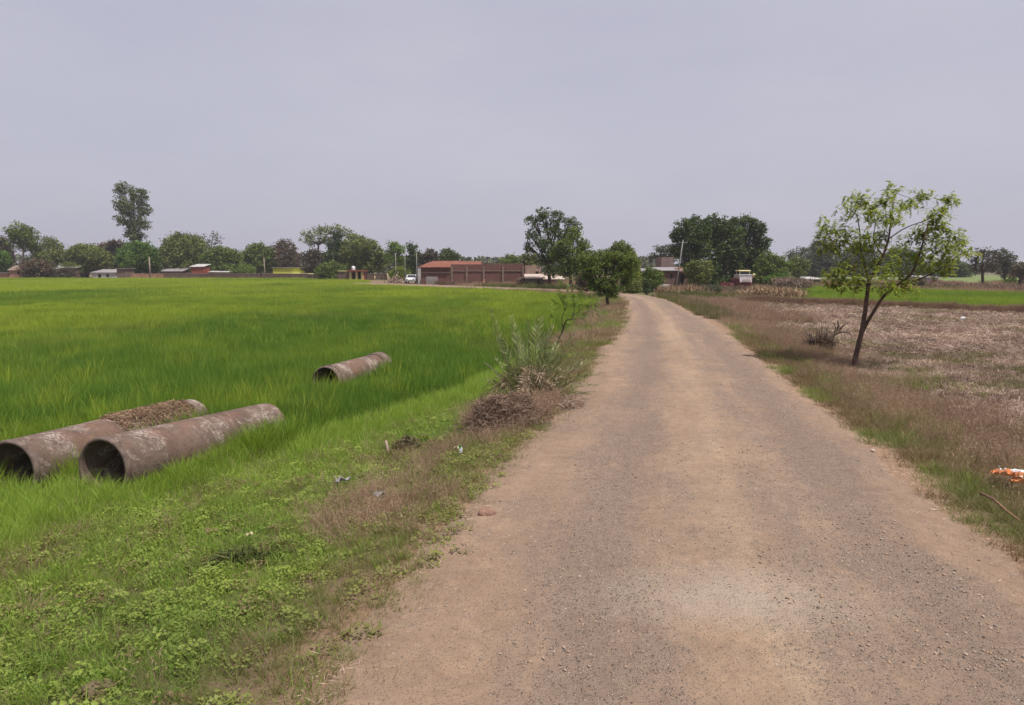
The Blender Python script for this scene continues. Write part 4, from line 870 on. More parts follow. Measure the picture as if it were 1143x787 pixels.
# ---- thin feathery sapling behind the palm clump
sb_ = gpt(618, 392); SY = sb_[1]; root = empty('sapling', sb_, 'feathery light green sapling with crooked dark stem behind the palm clump', 'sapling')
mb = MB(); q = lambda x, y, d=0: P(x, y, SY + d)
for pts, r0, r1 in (([(618, 394), (622, 382), (627, 372), (632, 358), (638, 356), (641, 346), (640, 334)], .035, .012), ([(629, 368), (627, 356), (631, 345), (634, 338)], .018, .006), ([(640, 352), (650, 345), (657, 338)], .012, .004), ([(624, 378), (614, 366), (612, 356)], .01, .004), ([(638, 356), (646, 356), (655, 352)], .012, .004)):
    mb.tube(list(catmull([q(*p) for p in pts], 3)), list(np.linspace(r0, r1, 3 * (len(pts) - 1) + 1)), 6)
mb.build('trunk', B_brown, root, smooth_=True)
C_, U_, W_ = [], [], []
for cx, cy in ((636, 330), (644, 326), (630, 336), (650, 334), (640, 340), (657, 342), (628, 346), (648, 346), (634, 322), (660, 350), (622, 340), (640, 316), (652, 354), (664, 340), (618, 356)):
    for s in range(8):
        p = q(cx, cy) + R0.normal(0, .2, 3); d = rdir(R0, 1)[0]; d[2] = abs(d[2]) * .8 + .2; Ln = R0.uniform(.15, .3); sd_ = np.cross(d, rdir(R0, 1)[0]); sd_ /= np.linalg.norm(sd_)
        for j in range(14):
            for sg in (-1, 1): C_.append(p + d * Ln * j / 14 + sg * sd_ * .025); U_.append(sg * sd_ * .028 + d * .012); W_.append(np.cross(sd_, d) * .004 + d * .006)
V, Fs = diamonds(np.array(C_), np.array(U_), np.array(W_)); link('crown', np_mesh('crown', V - sb_, Fs, False, {'rv': ('FACE', 'FLOAT', R0.random(len(Fs)) * .9)}), L['light'], root)
# ================================================================== concrete pipes
m, nt, out = newmat('weathered_concrete'); tc = N(nt, 'ShaderNodeTexCoord').outputs['Object']
f1 = ramp(nt, noise(nt, tc, 1.8, 6, .7, .4), .38, .66); f2 = ramp(nt, noise(nt, tc, 2.1, 7, .8, .4), .49, .60); f3 = ramp(nt, noise(nt, tc, 16, 5, .7), .4, .7)
c = mixc(nt, f1, (.19, .135, .108), (.11, .075, .06)); c = mixc(nt, math_(nt, 'MULTIPLY', f3, .45), c, (.09, .062, .05))
lich = math_(nt, 'MULTIPLY', f2, ramp(nt, noise(nt, tc, 26, 5, .8), .42, .56)); c = mixc(nt, math_(nt, 'MULTIPLY', lich, .8), c, (.50, .42, .37))
c = mixc(nt, math_(nt, 'MULTIPLY', ramp(nt, noise(nt, tc, .9, 4, .6), .55, .7), .5), c, (.25, .13, .09))
hh = math_(nt, 'ADD', noise(nt, tc, 9, 6, .7), math_(nt, 'MULTIPLY', noise(nt, tc, 60, 4, .7), .5))
principled(nt, out, c, .95, bump(nt, hh, 1.0, .03), .15); M_pipe = m
M_rim = mat_plain('pipe_rim', (.20, .155, .13), (.10, .07, .06), 9, .95, .1, .5)
M_thatch = mat_leaf('dry_thatch', (.14, .085, .055), (.36, .25, .16), tr=.1, rough=.9)
labels = ['concrete pipe at the left edge with dry straw lying on top of it', 'concrete pipe with whitish patches lying nearest the road, mouth in full view', 'smaller concrete pipe half sunk in the rice further out in the field']
def lathe(prof, a, b, n=48, rad=1, jit=0, seed=0):
    """prof [(t along metres, radius)] closed ring around axis a->b"""
    d = (b - a) / np.linalg.norm(b - a); s = np.cross(d, [0, 0, 1.]); s /= np.linalg.norm(s); u = np.cross(s, d); th = np.arange(n) * 2 * PI / n
    r = np.random.default_rng(seed); V = []
    for i, (t, rr) in enumerate(prof):
        j = 1 + jit * (fbm(th * 0 + np.cos(th) * 1.3 + 5, np.sin(th) * 1.3 + t * .7, seed) - .5)
        V.append(a + d * t + rr * j[:, None] * (np.cos(th)[:, None] * s + np.sin(th)[:, None] * u))
    m_ = len(prof); Fs = [(i * n + k_, i * n + (k_ + 1) % n, ((i + 1) % m_) * n + (k_ + 1) % n, ((i + 1) % m_) * n + k_) for i in range(m_) for k_ in range(n)]
    return np.concatenate(V), Fs
roots_pipe = []
for i, ((A, B, r), lab) in enumerate(zip(PA, labels)):
    A = A - np.array([0, 0, r]); B = B - np.array([0, 0, r]); Ln = np.linalg.norm(B - A); w = .055 if i < 2 else .045
    o_ = np.array([A[0], A[1], A[2] - r]); root = empty('concrete_pipe', o_, lab, 'pipe', 'concrete pipes lying in the field')
    ts = np.linspace(.06, Ln - .06, 14)
    body = MB(); prof = [(.02, r - w)] + [(t, r - w) for t in (Ln * .25, Ln * .5, Ln * .75)] + [(Ln - .01, r - w), (Ln, r - w * .8), (Ln, r - .012), (Ln - .02, r)] + [(t, r) for t in ts[::-1]] + [(.045, r)]
    body.add(*lathe(prof, A, B, 56, jit=.03, seed=i + 3)); ob = body.build('barrel', M_pipe, root, smooth_=True)
    rim = MB(); rim.add(*lathe([(.0, r - w + .006), (-.012, r - w + .016), (-.012, r - .014), (.0, r - .002), (.03, r + .008), (.055, r + .008), (.06, r - .004), (.03, r - w + .003)], A, B, 56, jit=.03, seed=i + 3)); rim.build('rim', M_rim, root, smooth_=True)
    if i == 2:
        c_ = MB(); c_.add(*lathe([(.16, r - .004), (.15, r + .012), (.22, r + .014), (.24, r - .004)], A, B, 56, jit=.03, seed=i + 3)); c_.build('collar', M_pipe, root, smooth_=True); c_ = MB(); c_.add(*lathe([(Ln - .45, r - .004), (Ln - .42, r + .03), (Ln - .02, r + .034), (Ln + .0, r - .004)], A, B, 56, jit=.05, seed=i + 3)); c_.build('collar', M_pipe, root, smooth_=True)
    roots_pipe.append(root)
# dry straw on the first pipe
A, B, r = PA[0]; A = A - np.array([0, 0, r]); B = B - np.array([0, 0, r]); d = (B - A) / np.linalg.norm(B - A); s_ = np.cross(d, [0, 0, 1.]); s_ /= np.linalg.norm(s_); u_ = np.cross(s_, d); Ln = np.linalg.norm(B - A)
rr = np.random.default_rng(5); n = 5200; t = .44 + .47 * rr.random(n); th = PI / 2 + rr.normal(0, .42, n) - .30; keep = fbm(t * 9, th * 2.5, 12) + .6 * (1 - np.abs(t - .68) / .25) > .60; t, th = t[keep], th[keep]; n = len(t)
C_ = A + d * (t * Ln)[:, None] + (r + .005 + .05 * rr.random(n) ** 2)[:, None] * (np.cos(th)[:, None] * s_ + np.sin(th)[:, None] * u_)
tang = -np.sin(th)[:, None] * s_ + np.cos(th)[:, None] * u_; uu = d * rr.normal(0, 1, n)[:, None] + tang * rr.normal(0, 1, n)[:, None] + (np.cos(th)[:, None] * s_ + np.sin(th)[:, None] * u_) * rr.normal(0, .3, n)[:, None]
uu = uu / np.linalg.norm(uu, axis=1)[:, None] * (.03 + .06 * rr.random(n))[:, None]; ww = np.cross(uu, rdir(rr, n)); ww = ww / np.linalg.norm(ww, axis=1)[:, None] * .005
V, Fs = diamonds(C_, uu, ww); o0 = C_.mean(0); o = link('straw_mat', np_mesh('straw_mat', V - o0, Fs, False, {'rv': ('FACE', 'FLOAT', rr.random(n))}), M_thatch); o.location = tuple(map(float, o0))
tag(o, 'matted dry reddish straw lying on top of the left pipe', 'straw')
# ================================================================== palm clump
M_frond = mat_leaf('palm_leaf', (.095, .12, .045), (.30, .33, .15), (.46, .40, .23), tr=.2, rough=.45); M_deadf = mat_leaf('dead_palm_leaf', (.22, .145, .10), (.55, .43, .30), tr=.1, rough=.9)
M_rach = mat_plain('palm_stalk', (.22, .22, .11), (.15, .13, .07), 5)
pbse = gpt(592, 448); PY = pbse[1]; root = empty('date_palm', pbse, 'young stemless date palm clump with grey green feather fronds and dead brown ones below', 'palm')
r_ = np.random.default_rng(77)
def frond(start, tip, sag, name, leafm, nl=34, ll=.26, wl=.012, parent=root):
    start = np.array(start, float); tip = np.array(tip, float); Ln = np.linalg.norm(tip - start); pts = []
    for i in range(13):
        t = i / 12; p = start + (tip - start) * t + np.array([0, 0, 1.]) * sag * Ln * (t * (1 - t)) * 1.0; pts.append(p)
    pts = np.array(pts); dd = pts[-1] - pts[0]; C_, U_, W_, R_ = [], [], [], []
    side0 = np.cross(dd, [r_.normal(0, .3), r_.normal(0, .3), 1.]); side0 /= np.linalg.norm(side0)
    for j in range(nl):
        t = .16 + .84 * j / nl; f = t * 12; i = min(int(f), 11); p = pts[i] + (pts[i + 1] - pts[i]) * (f - i); tg = pts[i + 1] - pts[i]; tg /= np.linalg.norm(tg); up = np.cross(side0, tg)
        for sg in (-1, 1):
            l_ = ll * (math.sin(PI * min(1, .25 + t * .75)) * .7 + .35) * r_.uniform(.75, 1.15)
            dr = tg * r_.uniform(.75, 1.0) + side0 * sg * r_.uniform(.75, .95) + up * r_.uniform(.1, .4); dr /= np.linalg.norm(dr)
            C_.append(p + dr * l_ * .5); U_.append(dr * l_ * .5); w_ = np.cross(dr, up + r_.normal(0, .4, 3)); W_.append(w_ / np.linalg.norm(w_) * wl); R_.append(r_.random() * .75 + .2 * (t > .8))
    V, Fs = diamonds(np.array(C_), np.array(U_), np.array(W_)); o_ = np.array(parent.location)
    fo = link(name, np_mesh(name, V - o_, Fs, False, {'rv': ('FACE', 'FLOAT', np.clip(R_, 0, 1))}), leafm, parent)
    mb = MB(); mb.tube(list(pts), list(np.linspace(.013, .004, 13)), 5); st = mb.build('stalk', M_rach if leafm is M_frond else M_thatch_s, fo, origin=o_, smooth_=True); return fo
M_thatch_s = mat_plain('dead_stalk', (.34, .25, .17), (.22, .15, .10), 6)
def pp(x, y, d=0): return P(x, y, PY + d)
for sx_, sy_, tx, ty, d, sag in ((580, 432, 547, 346, -.1, .10), (575, 428, 550, 366, .2, .12), (585, 430, 562, 378, -.4, .15), (590, 430, 590, 358, 0, .10), (594, 430, 600, 362, .3, .12), (596, 432, 608, 370, -.2, .15), (590, 432, 576, 372, .5, .15),
                                 (600, 432, 640, 376, .2, .18), (602, 434, 655, 388, -.1, .22), (603, 436, 662, 416, -.4, .25), (598, 434, 628, 372, .5, .15), (592, 436, 616, 395, -.7, .25), (584, 436, 566, 408, -.8, .3), (600, 438, 640, 420, -.8, .3), (588, 434, 582, 385, .8, .15), (598, 434, 622, 384, .9, .15), (578, 436, 552, 400, .4, .25), (606, 436, 648, 402, .6, .22), (584, 430, 557, 388, -.3, .12), (588, 430, 570, 352, .4, .1), (592, 430, 603, 354, -.3, .1), (596, 430, 618, 362, .1, .14), (600, 432, 634, 390, -.5, .2), (602, 434, 660, 402, .1, .26), (598, 432, 612, 376, -.6, .16), (590, 434, 596, 388, -.9, .2), (600, 436, 630, 410, -1.0, .3), (580, 436, 560, 418, -.9, .35), (604, 432, 645, 366, .5, .16), (606, 436, 668, 430, .2, .3), (606, 438, 660, 440, -.6, .3), (604, 438, 668, 418, -.2, .35), (576, 438, 545, 425, -.3, .35), (578, 436, 540, 405, .2, .3)):
    frond(pp(sx_, sy_ + 12, d * .2), pp(tx, ty, d), sag, 'frond', M_frond, nl=30, ll=.29 if ty < 400 else .26, wl=.0080)
for j in range(30):
    a = r_.uniform(-1.15 * PI, .15 * PI) if j < 18 else r_.uniform(0, 2 * PI); Ln = r_.uniform(.5, 1.1); s0 = pbse + np.array([r_.normal(0, .14), r_.normal(0, .14), r_.uniform(.35, .75)]); tp = pbse + np.array([math.cos(a) * Ln, math.sin(a) * Ln * .8, 0]); tp[2] = H(tp[0], tp[1]) + r_.uniform(.10, .50)
    frond(s0, tp, r_.uniform(.3, .6), 'dead_frond', M_deadf, nl=20, ll=.2, wl=.008)
mb = MB(); mb.tube([pbse + np.array([0, 0, -.1]), pbse + np.array([0, 0, .15]), pbse + np.array([.02, .02, .32])], [.17, .2, .1], 10); mb.build('stem', M_thatch_s, root, smooth_=True)
# brushwood thicket left of the palm
def brush(name, label, cx, cy, rx, ry, hh, n, seed, cat='brushwood', cols=((.095, .06, .045), (.27, .185, .135)), mat=None, thick=.0042):
    r2 = np.random.default_rng(seed); b = gpt(cx, cy); k_ = mpp(b[1]); m_ = mat or mat_leaf('twigs_' + str(seed), *cols, tr=.05, rough=.9)
    a = r2.random(n) * 2 * PI; q_ = np.minimum(np.abs(r2.normal(0, .5, n)), 1.25) * (.7 + .6 * vnoise(np.cos(a) * 2 + seed, np.sin(a) * 2, seed)); x_ = b[0] + np.cos(a) * q_ * rx; y_ = b[1] + np.sin(a) * q_ * ry; z_ = r2.random(n) * hh * np.exp(-(q_ / .8) ** 4) * (.35 + .9 * vnoise(x_ * 2.6 + seed, y_ * 2.6, seed + 3)) + .01
    z_ = z_ * (.5 + vnoise(x_ * 4, y_ * 4, seed)); C_ = np.stack([x_, y_, H(x_, y_) + z_], 1); u = rdir(r2, n); u[:, 2] *= .7; Ls = .04 + .17 * r2.random(n) ** 2.5; u *= Ls[:, None]; w = np.cross(u, rdir(r2, n)); w = w / np.linalg.norm(w, axis=1)[:, None] * (thick * (.5 + r2.random(n)))[:, None]
    V, Fs = diamonds(C_, u, w); o = link(name, np_mesh(name, V - b, Fs, False, {'rv': ('FACE', 'FLOAT', r2.random(n))}), m_); o.location = tuple(map(float, b)); tag(o, label, cat); return o
brush('brushwood_heap', 'grey brown tangle of dead brushwood heaped at the left foot of the palm clump', 562, 474, .95, .95, .50, 18000, 61)
brush('brushwood_heap', 'pale dry leaf litter heap at the right foot of the palm clump', 622, 456, .62, .6, .26, 5000, 62, cols=((.15, .10, .075), (.42, .31, .23)))
brush('dry_bush', 'small dark brown dried plant beside the short stake on the left verge', 455, 503, .32, .28, .17, 900, 65, 'plant', cols=((.06, .07, .02), (.20, .14, .09)), thick=.008)
brush('creeper', 'dark flat creeper with brownish leaves in the weeds at lower left', 268, 628, .42, .22, .09, 1500, 66, 'plant', cols=((.03, .05, .015), (.11, .12, .035)), thick=.014)
# dry hedge and straw clumps near the harvester
def hedge(label, pts, hh, wd, n, seed, cols, cat='hedge', name='dry_hedge'):
    r2 = np.random.default_rng(seed); pts = [base(px, y) for px, y in pts]; C_ = []
    for a, b in zip(pts[:-1], pts[1:]):
        m_ = n // (len(pts) - 1); t = r2.random(m_); p = a + (b - a) * t[:, None] + np.stack([r2.normal(0, wd, m_), r2.normal(0, wd, m_), 0 * t], 1)
        hz = hh * (.55 + .8 * fbm(p[:, 0] * 1.1, p[:, 1] * 1.1, seed)); p[:, 2] = H(p[:, 0], p[:, 1]) + r2.random(m_) ** .8 * hz * np.exp(-(0 * t)); C_.append(p)
    C_ = np.concatenate(C_); n = len(C_); u = rdir(r2, n); u[:, 2] += .8; u *= (.16 + .16 * r2.random(n))[:, None]; w = np.cross(u, rdir(r2, n)); w = w / np.linalg.norm(w, axis=1)[:, None] * .03
    V, Fs = diamonds(C_, u, w); b = pts[0]; o = link(name, np_mesh(name, V - b, Fs, False, {'rv': ('FACE', 'FLOAT', r2.random(n))}), mat_leaf('hedge_%d' % seed, *cols, tr=.1, rough=.9)); o.location = tuple(map(float, b)); tag(o, label, cat)
hedge('long dull brown hedge of dry thorn branches in front of the harvester', [(800, 76), (845, 74), (893, 70)], .45, .55, 9000, 81, ((.10, .07, .055), (.22, .155, .115)))
hedge('straw coloured reeds in clumps before the dry hedge, left of the green field', [(836, 62), (862, 60), (888, 57)], .85, .45, 6500, 82, ((.22, .14, .09), (.46, .33, .21)), 'reeds', 'reed_clump')
hedge('pinkish brown dry shrubs heaped right of the light green bush', [(872, 82), (896, 80)], 1.5, .7, 4500, 83, ((.14, .10, .08), (.30, .22, .17)))
hedge('low dry scrub along the far edge of the right green field', [(1010, 108), (1060, 96), (1110, 84), (1150, 76)], .6, .8, 7000, 84, ((.13, .08, .06), (.30, .20, .15)), 'scrub', 'dry_scrub')
hedge('dry orange brown scrub at the foot of the leaning pole', [(742, 68), (765, 70), (790, 74)], .7, .6, 5500, 85, ((.16, .10, .06), (.36, .25, .16)), 'scrub', 'dry_scrub')
hedge('brown scrub at the foot of the brick warehouse', [(488, 98), (505, 98), (520, 98)], .55, .35, 1500, 86, ((.10, .06, .045), (.2, .13, .09)), 'scrub', 'dry_scrub')
# ================================================================== dead cut shrub (near right)
db = gpt(925, 393); DY = db[1]; root = empty('cut_shrub', db, 'dark cut back shrub with stubby blackened branches left of the young tree', 'shrub')
mb = MB(); r_ = np.random.default_rng(88)
for pts, r0, r1 in (([(921, 394), (926, 384), (931, 374), (938, 366)], .05, .03), ([(931, 374), (938, 371), (946, 371), (950, 374)], .03, .018), ([(934, 370), (936, 364), (935, 358)], .028, .02), ([(938, 367), (943, 362), (946, 360)], .025, .018), ([(930, 376), (933, 366), (930, 360)], .02, .012)):
    mb.tube([P(x_, y_, DY + r_.normal(0, .05)) for x_, y_ in pts], list(np.linspace(r0, r1, len(pts))), 7)
for j in range(170):
    x0 = r_.uniform(902, 930); x1 = x0 + r_.normal(-2, 9); y1_ = 396 - 38 * r_.random() ** .6 * (1 - abs(x0 - 916) / 26); d_ = r_.uniform(-.4, .4); mb.tube([P(x0 * .6 + 918 * .4, 396, DY + d_ * .5), P((x0 + x1) / 2, 382, DY + d_), P(x1, y1_, DY + d_ * 1.3)], [.019, .014, .006], 4)
mb.build('branches', mat_plain('charred_bark', (.12, .075, .06), (.05, .034, .028), 6), root, smooth_=True)
n = 700; C_ = np.stack([r_.normal(0, .30, n), r_.normal(0, .25, n), .12 + np.abs(r_.normal(0, .26, n))], 1) + np.array([-.1, 0, .25]) * 1.0; V, Fs = diamonds(C_, rdir(r_, n) * .03, rdir(r_, n) * .012); link('leaves', np_mesh('leaves', V, Fs, False, {'rv': ('FACE', 'FLOAT', r_.random(n))}), L['brown'], root)
# ================================================================== litter, stone, sticks
def crumple(name, mat, parent, c, size, seed, rot=0, amp=.35, nn=12):
    r2 = np.random.default_rng(seed); V = []; s = size
    for i in range(nn):
        for j in range(nn):
            u = i / (nn - 1) - .5; v = j / (nn - 1) - .5; edge_ = 1 + .25 * (vnoise(i * .7, j * .7, seed) - .5)
            z = amp * s[2] * (abs(vnoise(i * .55, j * .55, seed + 1) - .5) * 2 + .6 * vnoise(i * 1.1, j * 1.3, seed + 2)) * 1.6; V.append((u * s[0] * edge_, v * s[1] * edge_, float(z)))
    V = np.array(V); cr, sr = math.cos(rot), math.sin(rot); V = np.stack([V[:, 0] * cr - V[:, 1] * sr, V[:, 0] * sr + V[:, 1] * cr, V[:, 2]], 1) + np.array(c)
    me = bpy.data.meshes.new(name); me.from_pydata([tuple(map(float, v)) for v in V], [], [(i * nn + j, (i + 1) * nn + j, (i + 1) * nn + j + 1, i * nn + j + 1) for i in range(nn - 1) for j in range(nn - 1)]); me.update()
    o = link(name, me, mat, parent); sm = o.modifiers.new('thick', 'SOLIDIFY'); sm.thickness = .004; return o
M_wht = mat_plain('plastic_white', (.78, .78, .80), (.60, .62, .66), 6, .35, .5); M_org = mat_plain('plastic_orange', (.75, .20, .045), (.62, .32, .16), 9, .4, .5); M_grn = mat_plain('plastic_green', (.10, .28, .05), (.05, .12, .03), 8, .4, .5); M_cream = mat_plain('plastic_cream', (.55, .48, .30), (.40, .33, .18), 8, .5)
M_grp = mat_plain('plastic_grey', (.26, .26, .27), (.36, .35, .35), 9, .4)
lb = gpt(1131, 548, -.2); root = empty('plastic_bag', lb, 'crumpled white and orange plastic bag in the dry grass at the right edge', 'litter')
crumple('white_film', M_wht, root, (.10, .05, .16), (.40, .20, .16), 3, -.25); crumple('orange_film', M_org, root, (-.12, -.04, .18), (.30, .12, .16), 4, -.35); crumple('orange_film', M_org, root, (-.02, -.12, .13), (.20, .07, .14), 6, -.2, nn=8); crumple('white_film', M_wht, root, (.14, -.16, .12), (.16, .07, .1), 7, -.7, nn=8)
lb = gpt(513, 512, -.2); root = empty('plastic_packet', lb, 'torn white, green and cream packet standing in the dry verge grass below the palm', 'litter')
a_ = MB(); a_.prism([(-.01, 0, .08), (.03, .01, .085), (.035, .01, .13), (.025, 0, .17), (-.005, 0, .14)], (.008, .03, .0)); a_.build('white_film', M_wht, root, origin=np.zeros(3))
a_ = MB(); a_.prism([(-.02, .0, .145), (.018, .01, .145), (.024, 0, .20), (-.006, 0, .205)], (.006, .022, 0)); a_.build('green_film', M_grn, root, origin=np.zeros(3)); crumple('cream_film', M_cream, root, (-.045, 0, .13), (.07, .06, .10), 9, 0, nn=7)
for px_, py_, lab, sd_, sc in ((424, 563, 'small bluish grey plastic scrap in the dry stalks on the left verge', 11, .12), (383, 548, 'grey plastic scrap at the left end of the dry stalk heap', 12, .18), (279, 608, 'small whitish scrap lying in the weeds at lower left', 13, .07)):
    lb = gpt(px_, py_, -.25); o = crumple('plastic_scrap', M_grp if sd_ != 13 else M_cream, None, (0, 0, 0), (sc, sc * .6, sc * .8), sd_, .5, nn=8); o.location = tuple(map(float, lb + np.array([0, 0, .10]))); tag(o, lab, 'litter')
def rock(px_, py_, rx, ry, rz, seed, mat, label, sink=.3):
    b = gpt(px_, py_); bm = bmesh.new(); bmesh.ops.create_icosphere(bm, subdivisions=3, radius=1)
    for v in bm.verts:
        n_ = float(vnoise(v.co.x * 1.6 + seed, v.co.y * 1.6 + v.co.z, seed)) * .5 + float(vnoise(v.co.x * 4 + seed, v.co.z * 4 + v.co.y, seed)) * .2
        v.co = Vector((v.co.x * rx, v.co.y * ry, v.co.z * rz)) * (.65 + n_)
    me = bpy.data.meshes.new('rock'); bm.to_mesh(me); bm.free(); o = link('rock', me, mat); o.location = (b[0], b[1], b[2] + rz * (1 - sink)); tag(o, label, 'rock')
M_rk = mat_plain('reddish_rock', (.34, .20, .15), (.22, .13, .10), 8, .9, .1, .5); M_rk2 = mat_plain('pale_rock', (.55, .47, .40), (.38, .31, .26), 12)
rock(543, 577, .085, .07, .06, 1, M_rk, 'reddish stone at the left edge of the road, nearest the camera'); rock(112, 774, .10, .07, .05, 2, mat_plain('mossy_rock', (.17, .115, .08), (.09, .08, .035), 14), 'brownish half buried stone among the weeds at the bottom left corner')
rock(974, 505, .035, .03, .03, 3, M_rk2, 'pale stone at the right edge of the road'); rock(656, 474, .03, .03, .02, 4, M_rk2, 'small white stone at the left edge of the road beside the palm'); rock(949, 352, .12, .1, .08, 5, M_rk2, 'pale clod in the stubble right behind the young tree')
rock(1075, 357, .14, .1, .1, 6, M_wht, 'white lump at the foot of the bund at right')
def stick(pts, r0, r1, label, mat, name='fallen_branch', cat='branch'):
    q_ = [gpt(x_, y_) + np.array([0, 0, z_]) for x_, y_, z_ in pts]; mb = MB(); mb.tube(q_, list(np.linspace(r0, r1, len(q_))), 6); o = mb.build(name, mat, smooth_=True); tag(o, label, cat)
M_stk = mat_plain('reddish_stick', (.30, .16, .10), (.18, .10, .07), 8)
stick([(1094, 560, .10), (1108, 570, .13), (1122, 580, .10), (1138, 590, .08)], .018, .012, 'reddish fallen branch below the plastic bag at the right edge', M_stk)
stick([(433, 508, -.05), (433, 508, .10), (431, 507, .22)], .028, .022, 'short pale stake standing in the left verge', mat_plain('grey_stick', (.36, .28, .23), (.24, .18, .15), 8), 'wooden_stake', 'stake')
stick([(1060, 629, .012), (1070, 630, .02), (1083, 633, .012)], .007, .004, 'pale dry straw stalk lying on the right shoulder', M_rk2, 'dry_stalk', 'stalk')
stick([(600, 566, .015), (612, 570, .02), (626, 572, .015)], .006, .003, 'thin dry stalk lying on the left part of the road', M_stk, 'dry_stalk', 'stalk')
stick([(520, 640, .01), (545, 633, .015), (556, 636, .01)], .006, .003, 'bent straw stalk lying on the left shoulder near the camera', M_rk2, 'dry_stalk', 'stalk')
# ================================================================== buildings and street things
def brickmat(name, c1, c2, mort, patch, ps=.45, sc=1.0):
    m, nt, out = newmat(name); tc = N(nt, 'ShaderNodeTexCoord').outputs['Object']
    s = N(nt, 'ShaderNodeSeparateXYZ'); nt.links.new(tc, s.inputs[0]); cb = N(nt, 'ShaderNodeCombineXYZ'); nt.links.new(math_(nt, 'ADD', s.outputs[0], s.outputs[1]), cb.inputs[0]); nt.links.new(s.outputs[2], cb.inputs[1])
    b = N(nt, 'ShaderNodeTexBrick'); nt.links.new(cb.outputs[0], b.inputs['Vector']); b.inputs['Color1'].default_value = (*c1, 1); b.inputs['Color2'].default_value = (*c2, 1); b.inputs['Mortar'].default_value = (*mort, 1)
    b.inputs['Scale'].default_value = 1; b.inputs['Brick Width'].default_value = .24 * sc; b.inputs['Row Height'].default_value = .09 * sc; b.inputs['Mortar Size'].default_value = .012 * sc
    c = mixc(nt, math_(nt, 'MULTIPLY', ramp(nt, noise(nt, tc, .9, 5, .65), .45, .68), ps), b.outputs['Color'], patch)
    c = mixc(nt, math_(nt, 'MULTIPLY', ramp(nt, noise(nt, tc, .35, 4), .45, .7), .35), c, tuple(v * .5 for v in c1))
    principled(nt, out, c, .9, bump(nt, noise(nt, tc, 12, 4), .3, .02), .15); return m
M_brick = brickmat('brick', (.165, .068, .055), (.115, .046, .040), (.14, .10, .085), (.17, .10, .085))
M_brickd = brickmat('brick_weathered', (.17, .095, .075), (.12, .07, .055), (.15, .12, .10), (.09, .065, .055), .7)
M_bricko = brickmat('brick_orange', (.36, .17, .10), (.27, .12, .075), (.30, .22, .17), (.42, .28, .20))
M_brickp = brickmat('brick_pale', (.33, .19, .145), (.26, .14, .11), (.36, .29, .24), (.45, .36, .29), .8)
M_plast = mat_plain('band_plaster', (.34, .27, .23), (.25, .19, .165), 2); M_pil = mat_plain('pilaster_concrete', (.24, .17, .145), (.16, .11, .095), 2); M_dark = mat_plain('dark_opening', (.02, .016, .014), (.015, .012, .01), 2)
M_mud = mat_plain('mud_wall', (.17, .12, .095), (.12, .085, .07), 1.5); M_white = mat_plain('whitewash', (.55, .53, .51), (.36, .34, .33), .9); M_tin = mat_plain('tin_sheet', (.40, .39, .41), (.22, .18, .17), 1.5, .5, .5)
M_yel = mat_plain('yellow_paint', (.52, .52, .075), (.44, .44, .08), .8); M_ylight = mat_plain('pale_yellow_paint', (.72, .70, .34), (.62, .60, .26), 1); M_cream2 = mat_plain('cream_pillar', (.58, .44, .22), (.46, .34, .17), 2)
M_redp = mat_plain('red_oxide', (.30, .08, .05), (.2, .055, .04), 2); M_conc = mat_plain('old_concrete', (.33, .30, .27), (.22, .19, .17), 2); M_conc2 = mat_plain('grey_slab', (.30, .27, .25), (.2, .18, .165), 1.2)
m, nt, out = newmat('clay_tiles'); tc = N(nt, 'ShaderNodeTexCoord').outputs['Object']; wv = N(nt, 'ShaderNodeTexWave'); wv.inputs['Scale'].default_value = 1.6; wv.inputs['Distortion'].default_value = .6; nt.links.new(tc, wv.inputs['Vector'])
c = mixc(nt, ramp(nt, noise(nt, tc, 1.3, 5, .7), .35, .65), (.29, .115, .075), (.15, .065, .048)); c = mixc(nt, math_(nt, 'MULTIPLY', wv.outputs['Fac'], .35), c, (.16, .06, .04)); principled(nt, out, c, .9, bump(nt, wv.outputs['Fac'], .6, .06), .15); M_tile = m
M_pole = mat_plain('pole_grey', (.28, .265, .25), (.2, .185, .175), 3); M_poled = mat_plain('pole_dark', (.10, .085, .075), (.06, .05, .045), 3)
M_metal = mat_plain('metal_grey', (.25, .25, .26), (.18, .18, .19), 3, .5)
GZ = -.32
def xw(px, Y): return float(base(px, Y)[0])
def zt(py, Y): return float(P(CX, py, Y)[2])
def wallbox(mb, px0, px1, Y, thick, z0, z1, y1=None):
    """wall between two pixel columns at depth Y (to depth y1 at the right end)"""
    a = np.array([xw(px0, Y), Y]); b = np.array([xw(px1, y1 or Y), y1 or Y]); d = b - a; Ln = np.hypot(*d); ang = math.atan2(d[1], d[0]); c = (a + b) / 2
    nx_, ny_ = -math.sin(ang), math.cos(ang); mb.box((c[0] + nx_ * thick / 2, c[1] + ny_ * thick / 2, (z0 + z1) / 2), (Ln, thick, z1 - z0), ang); return a, b, ang
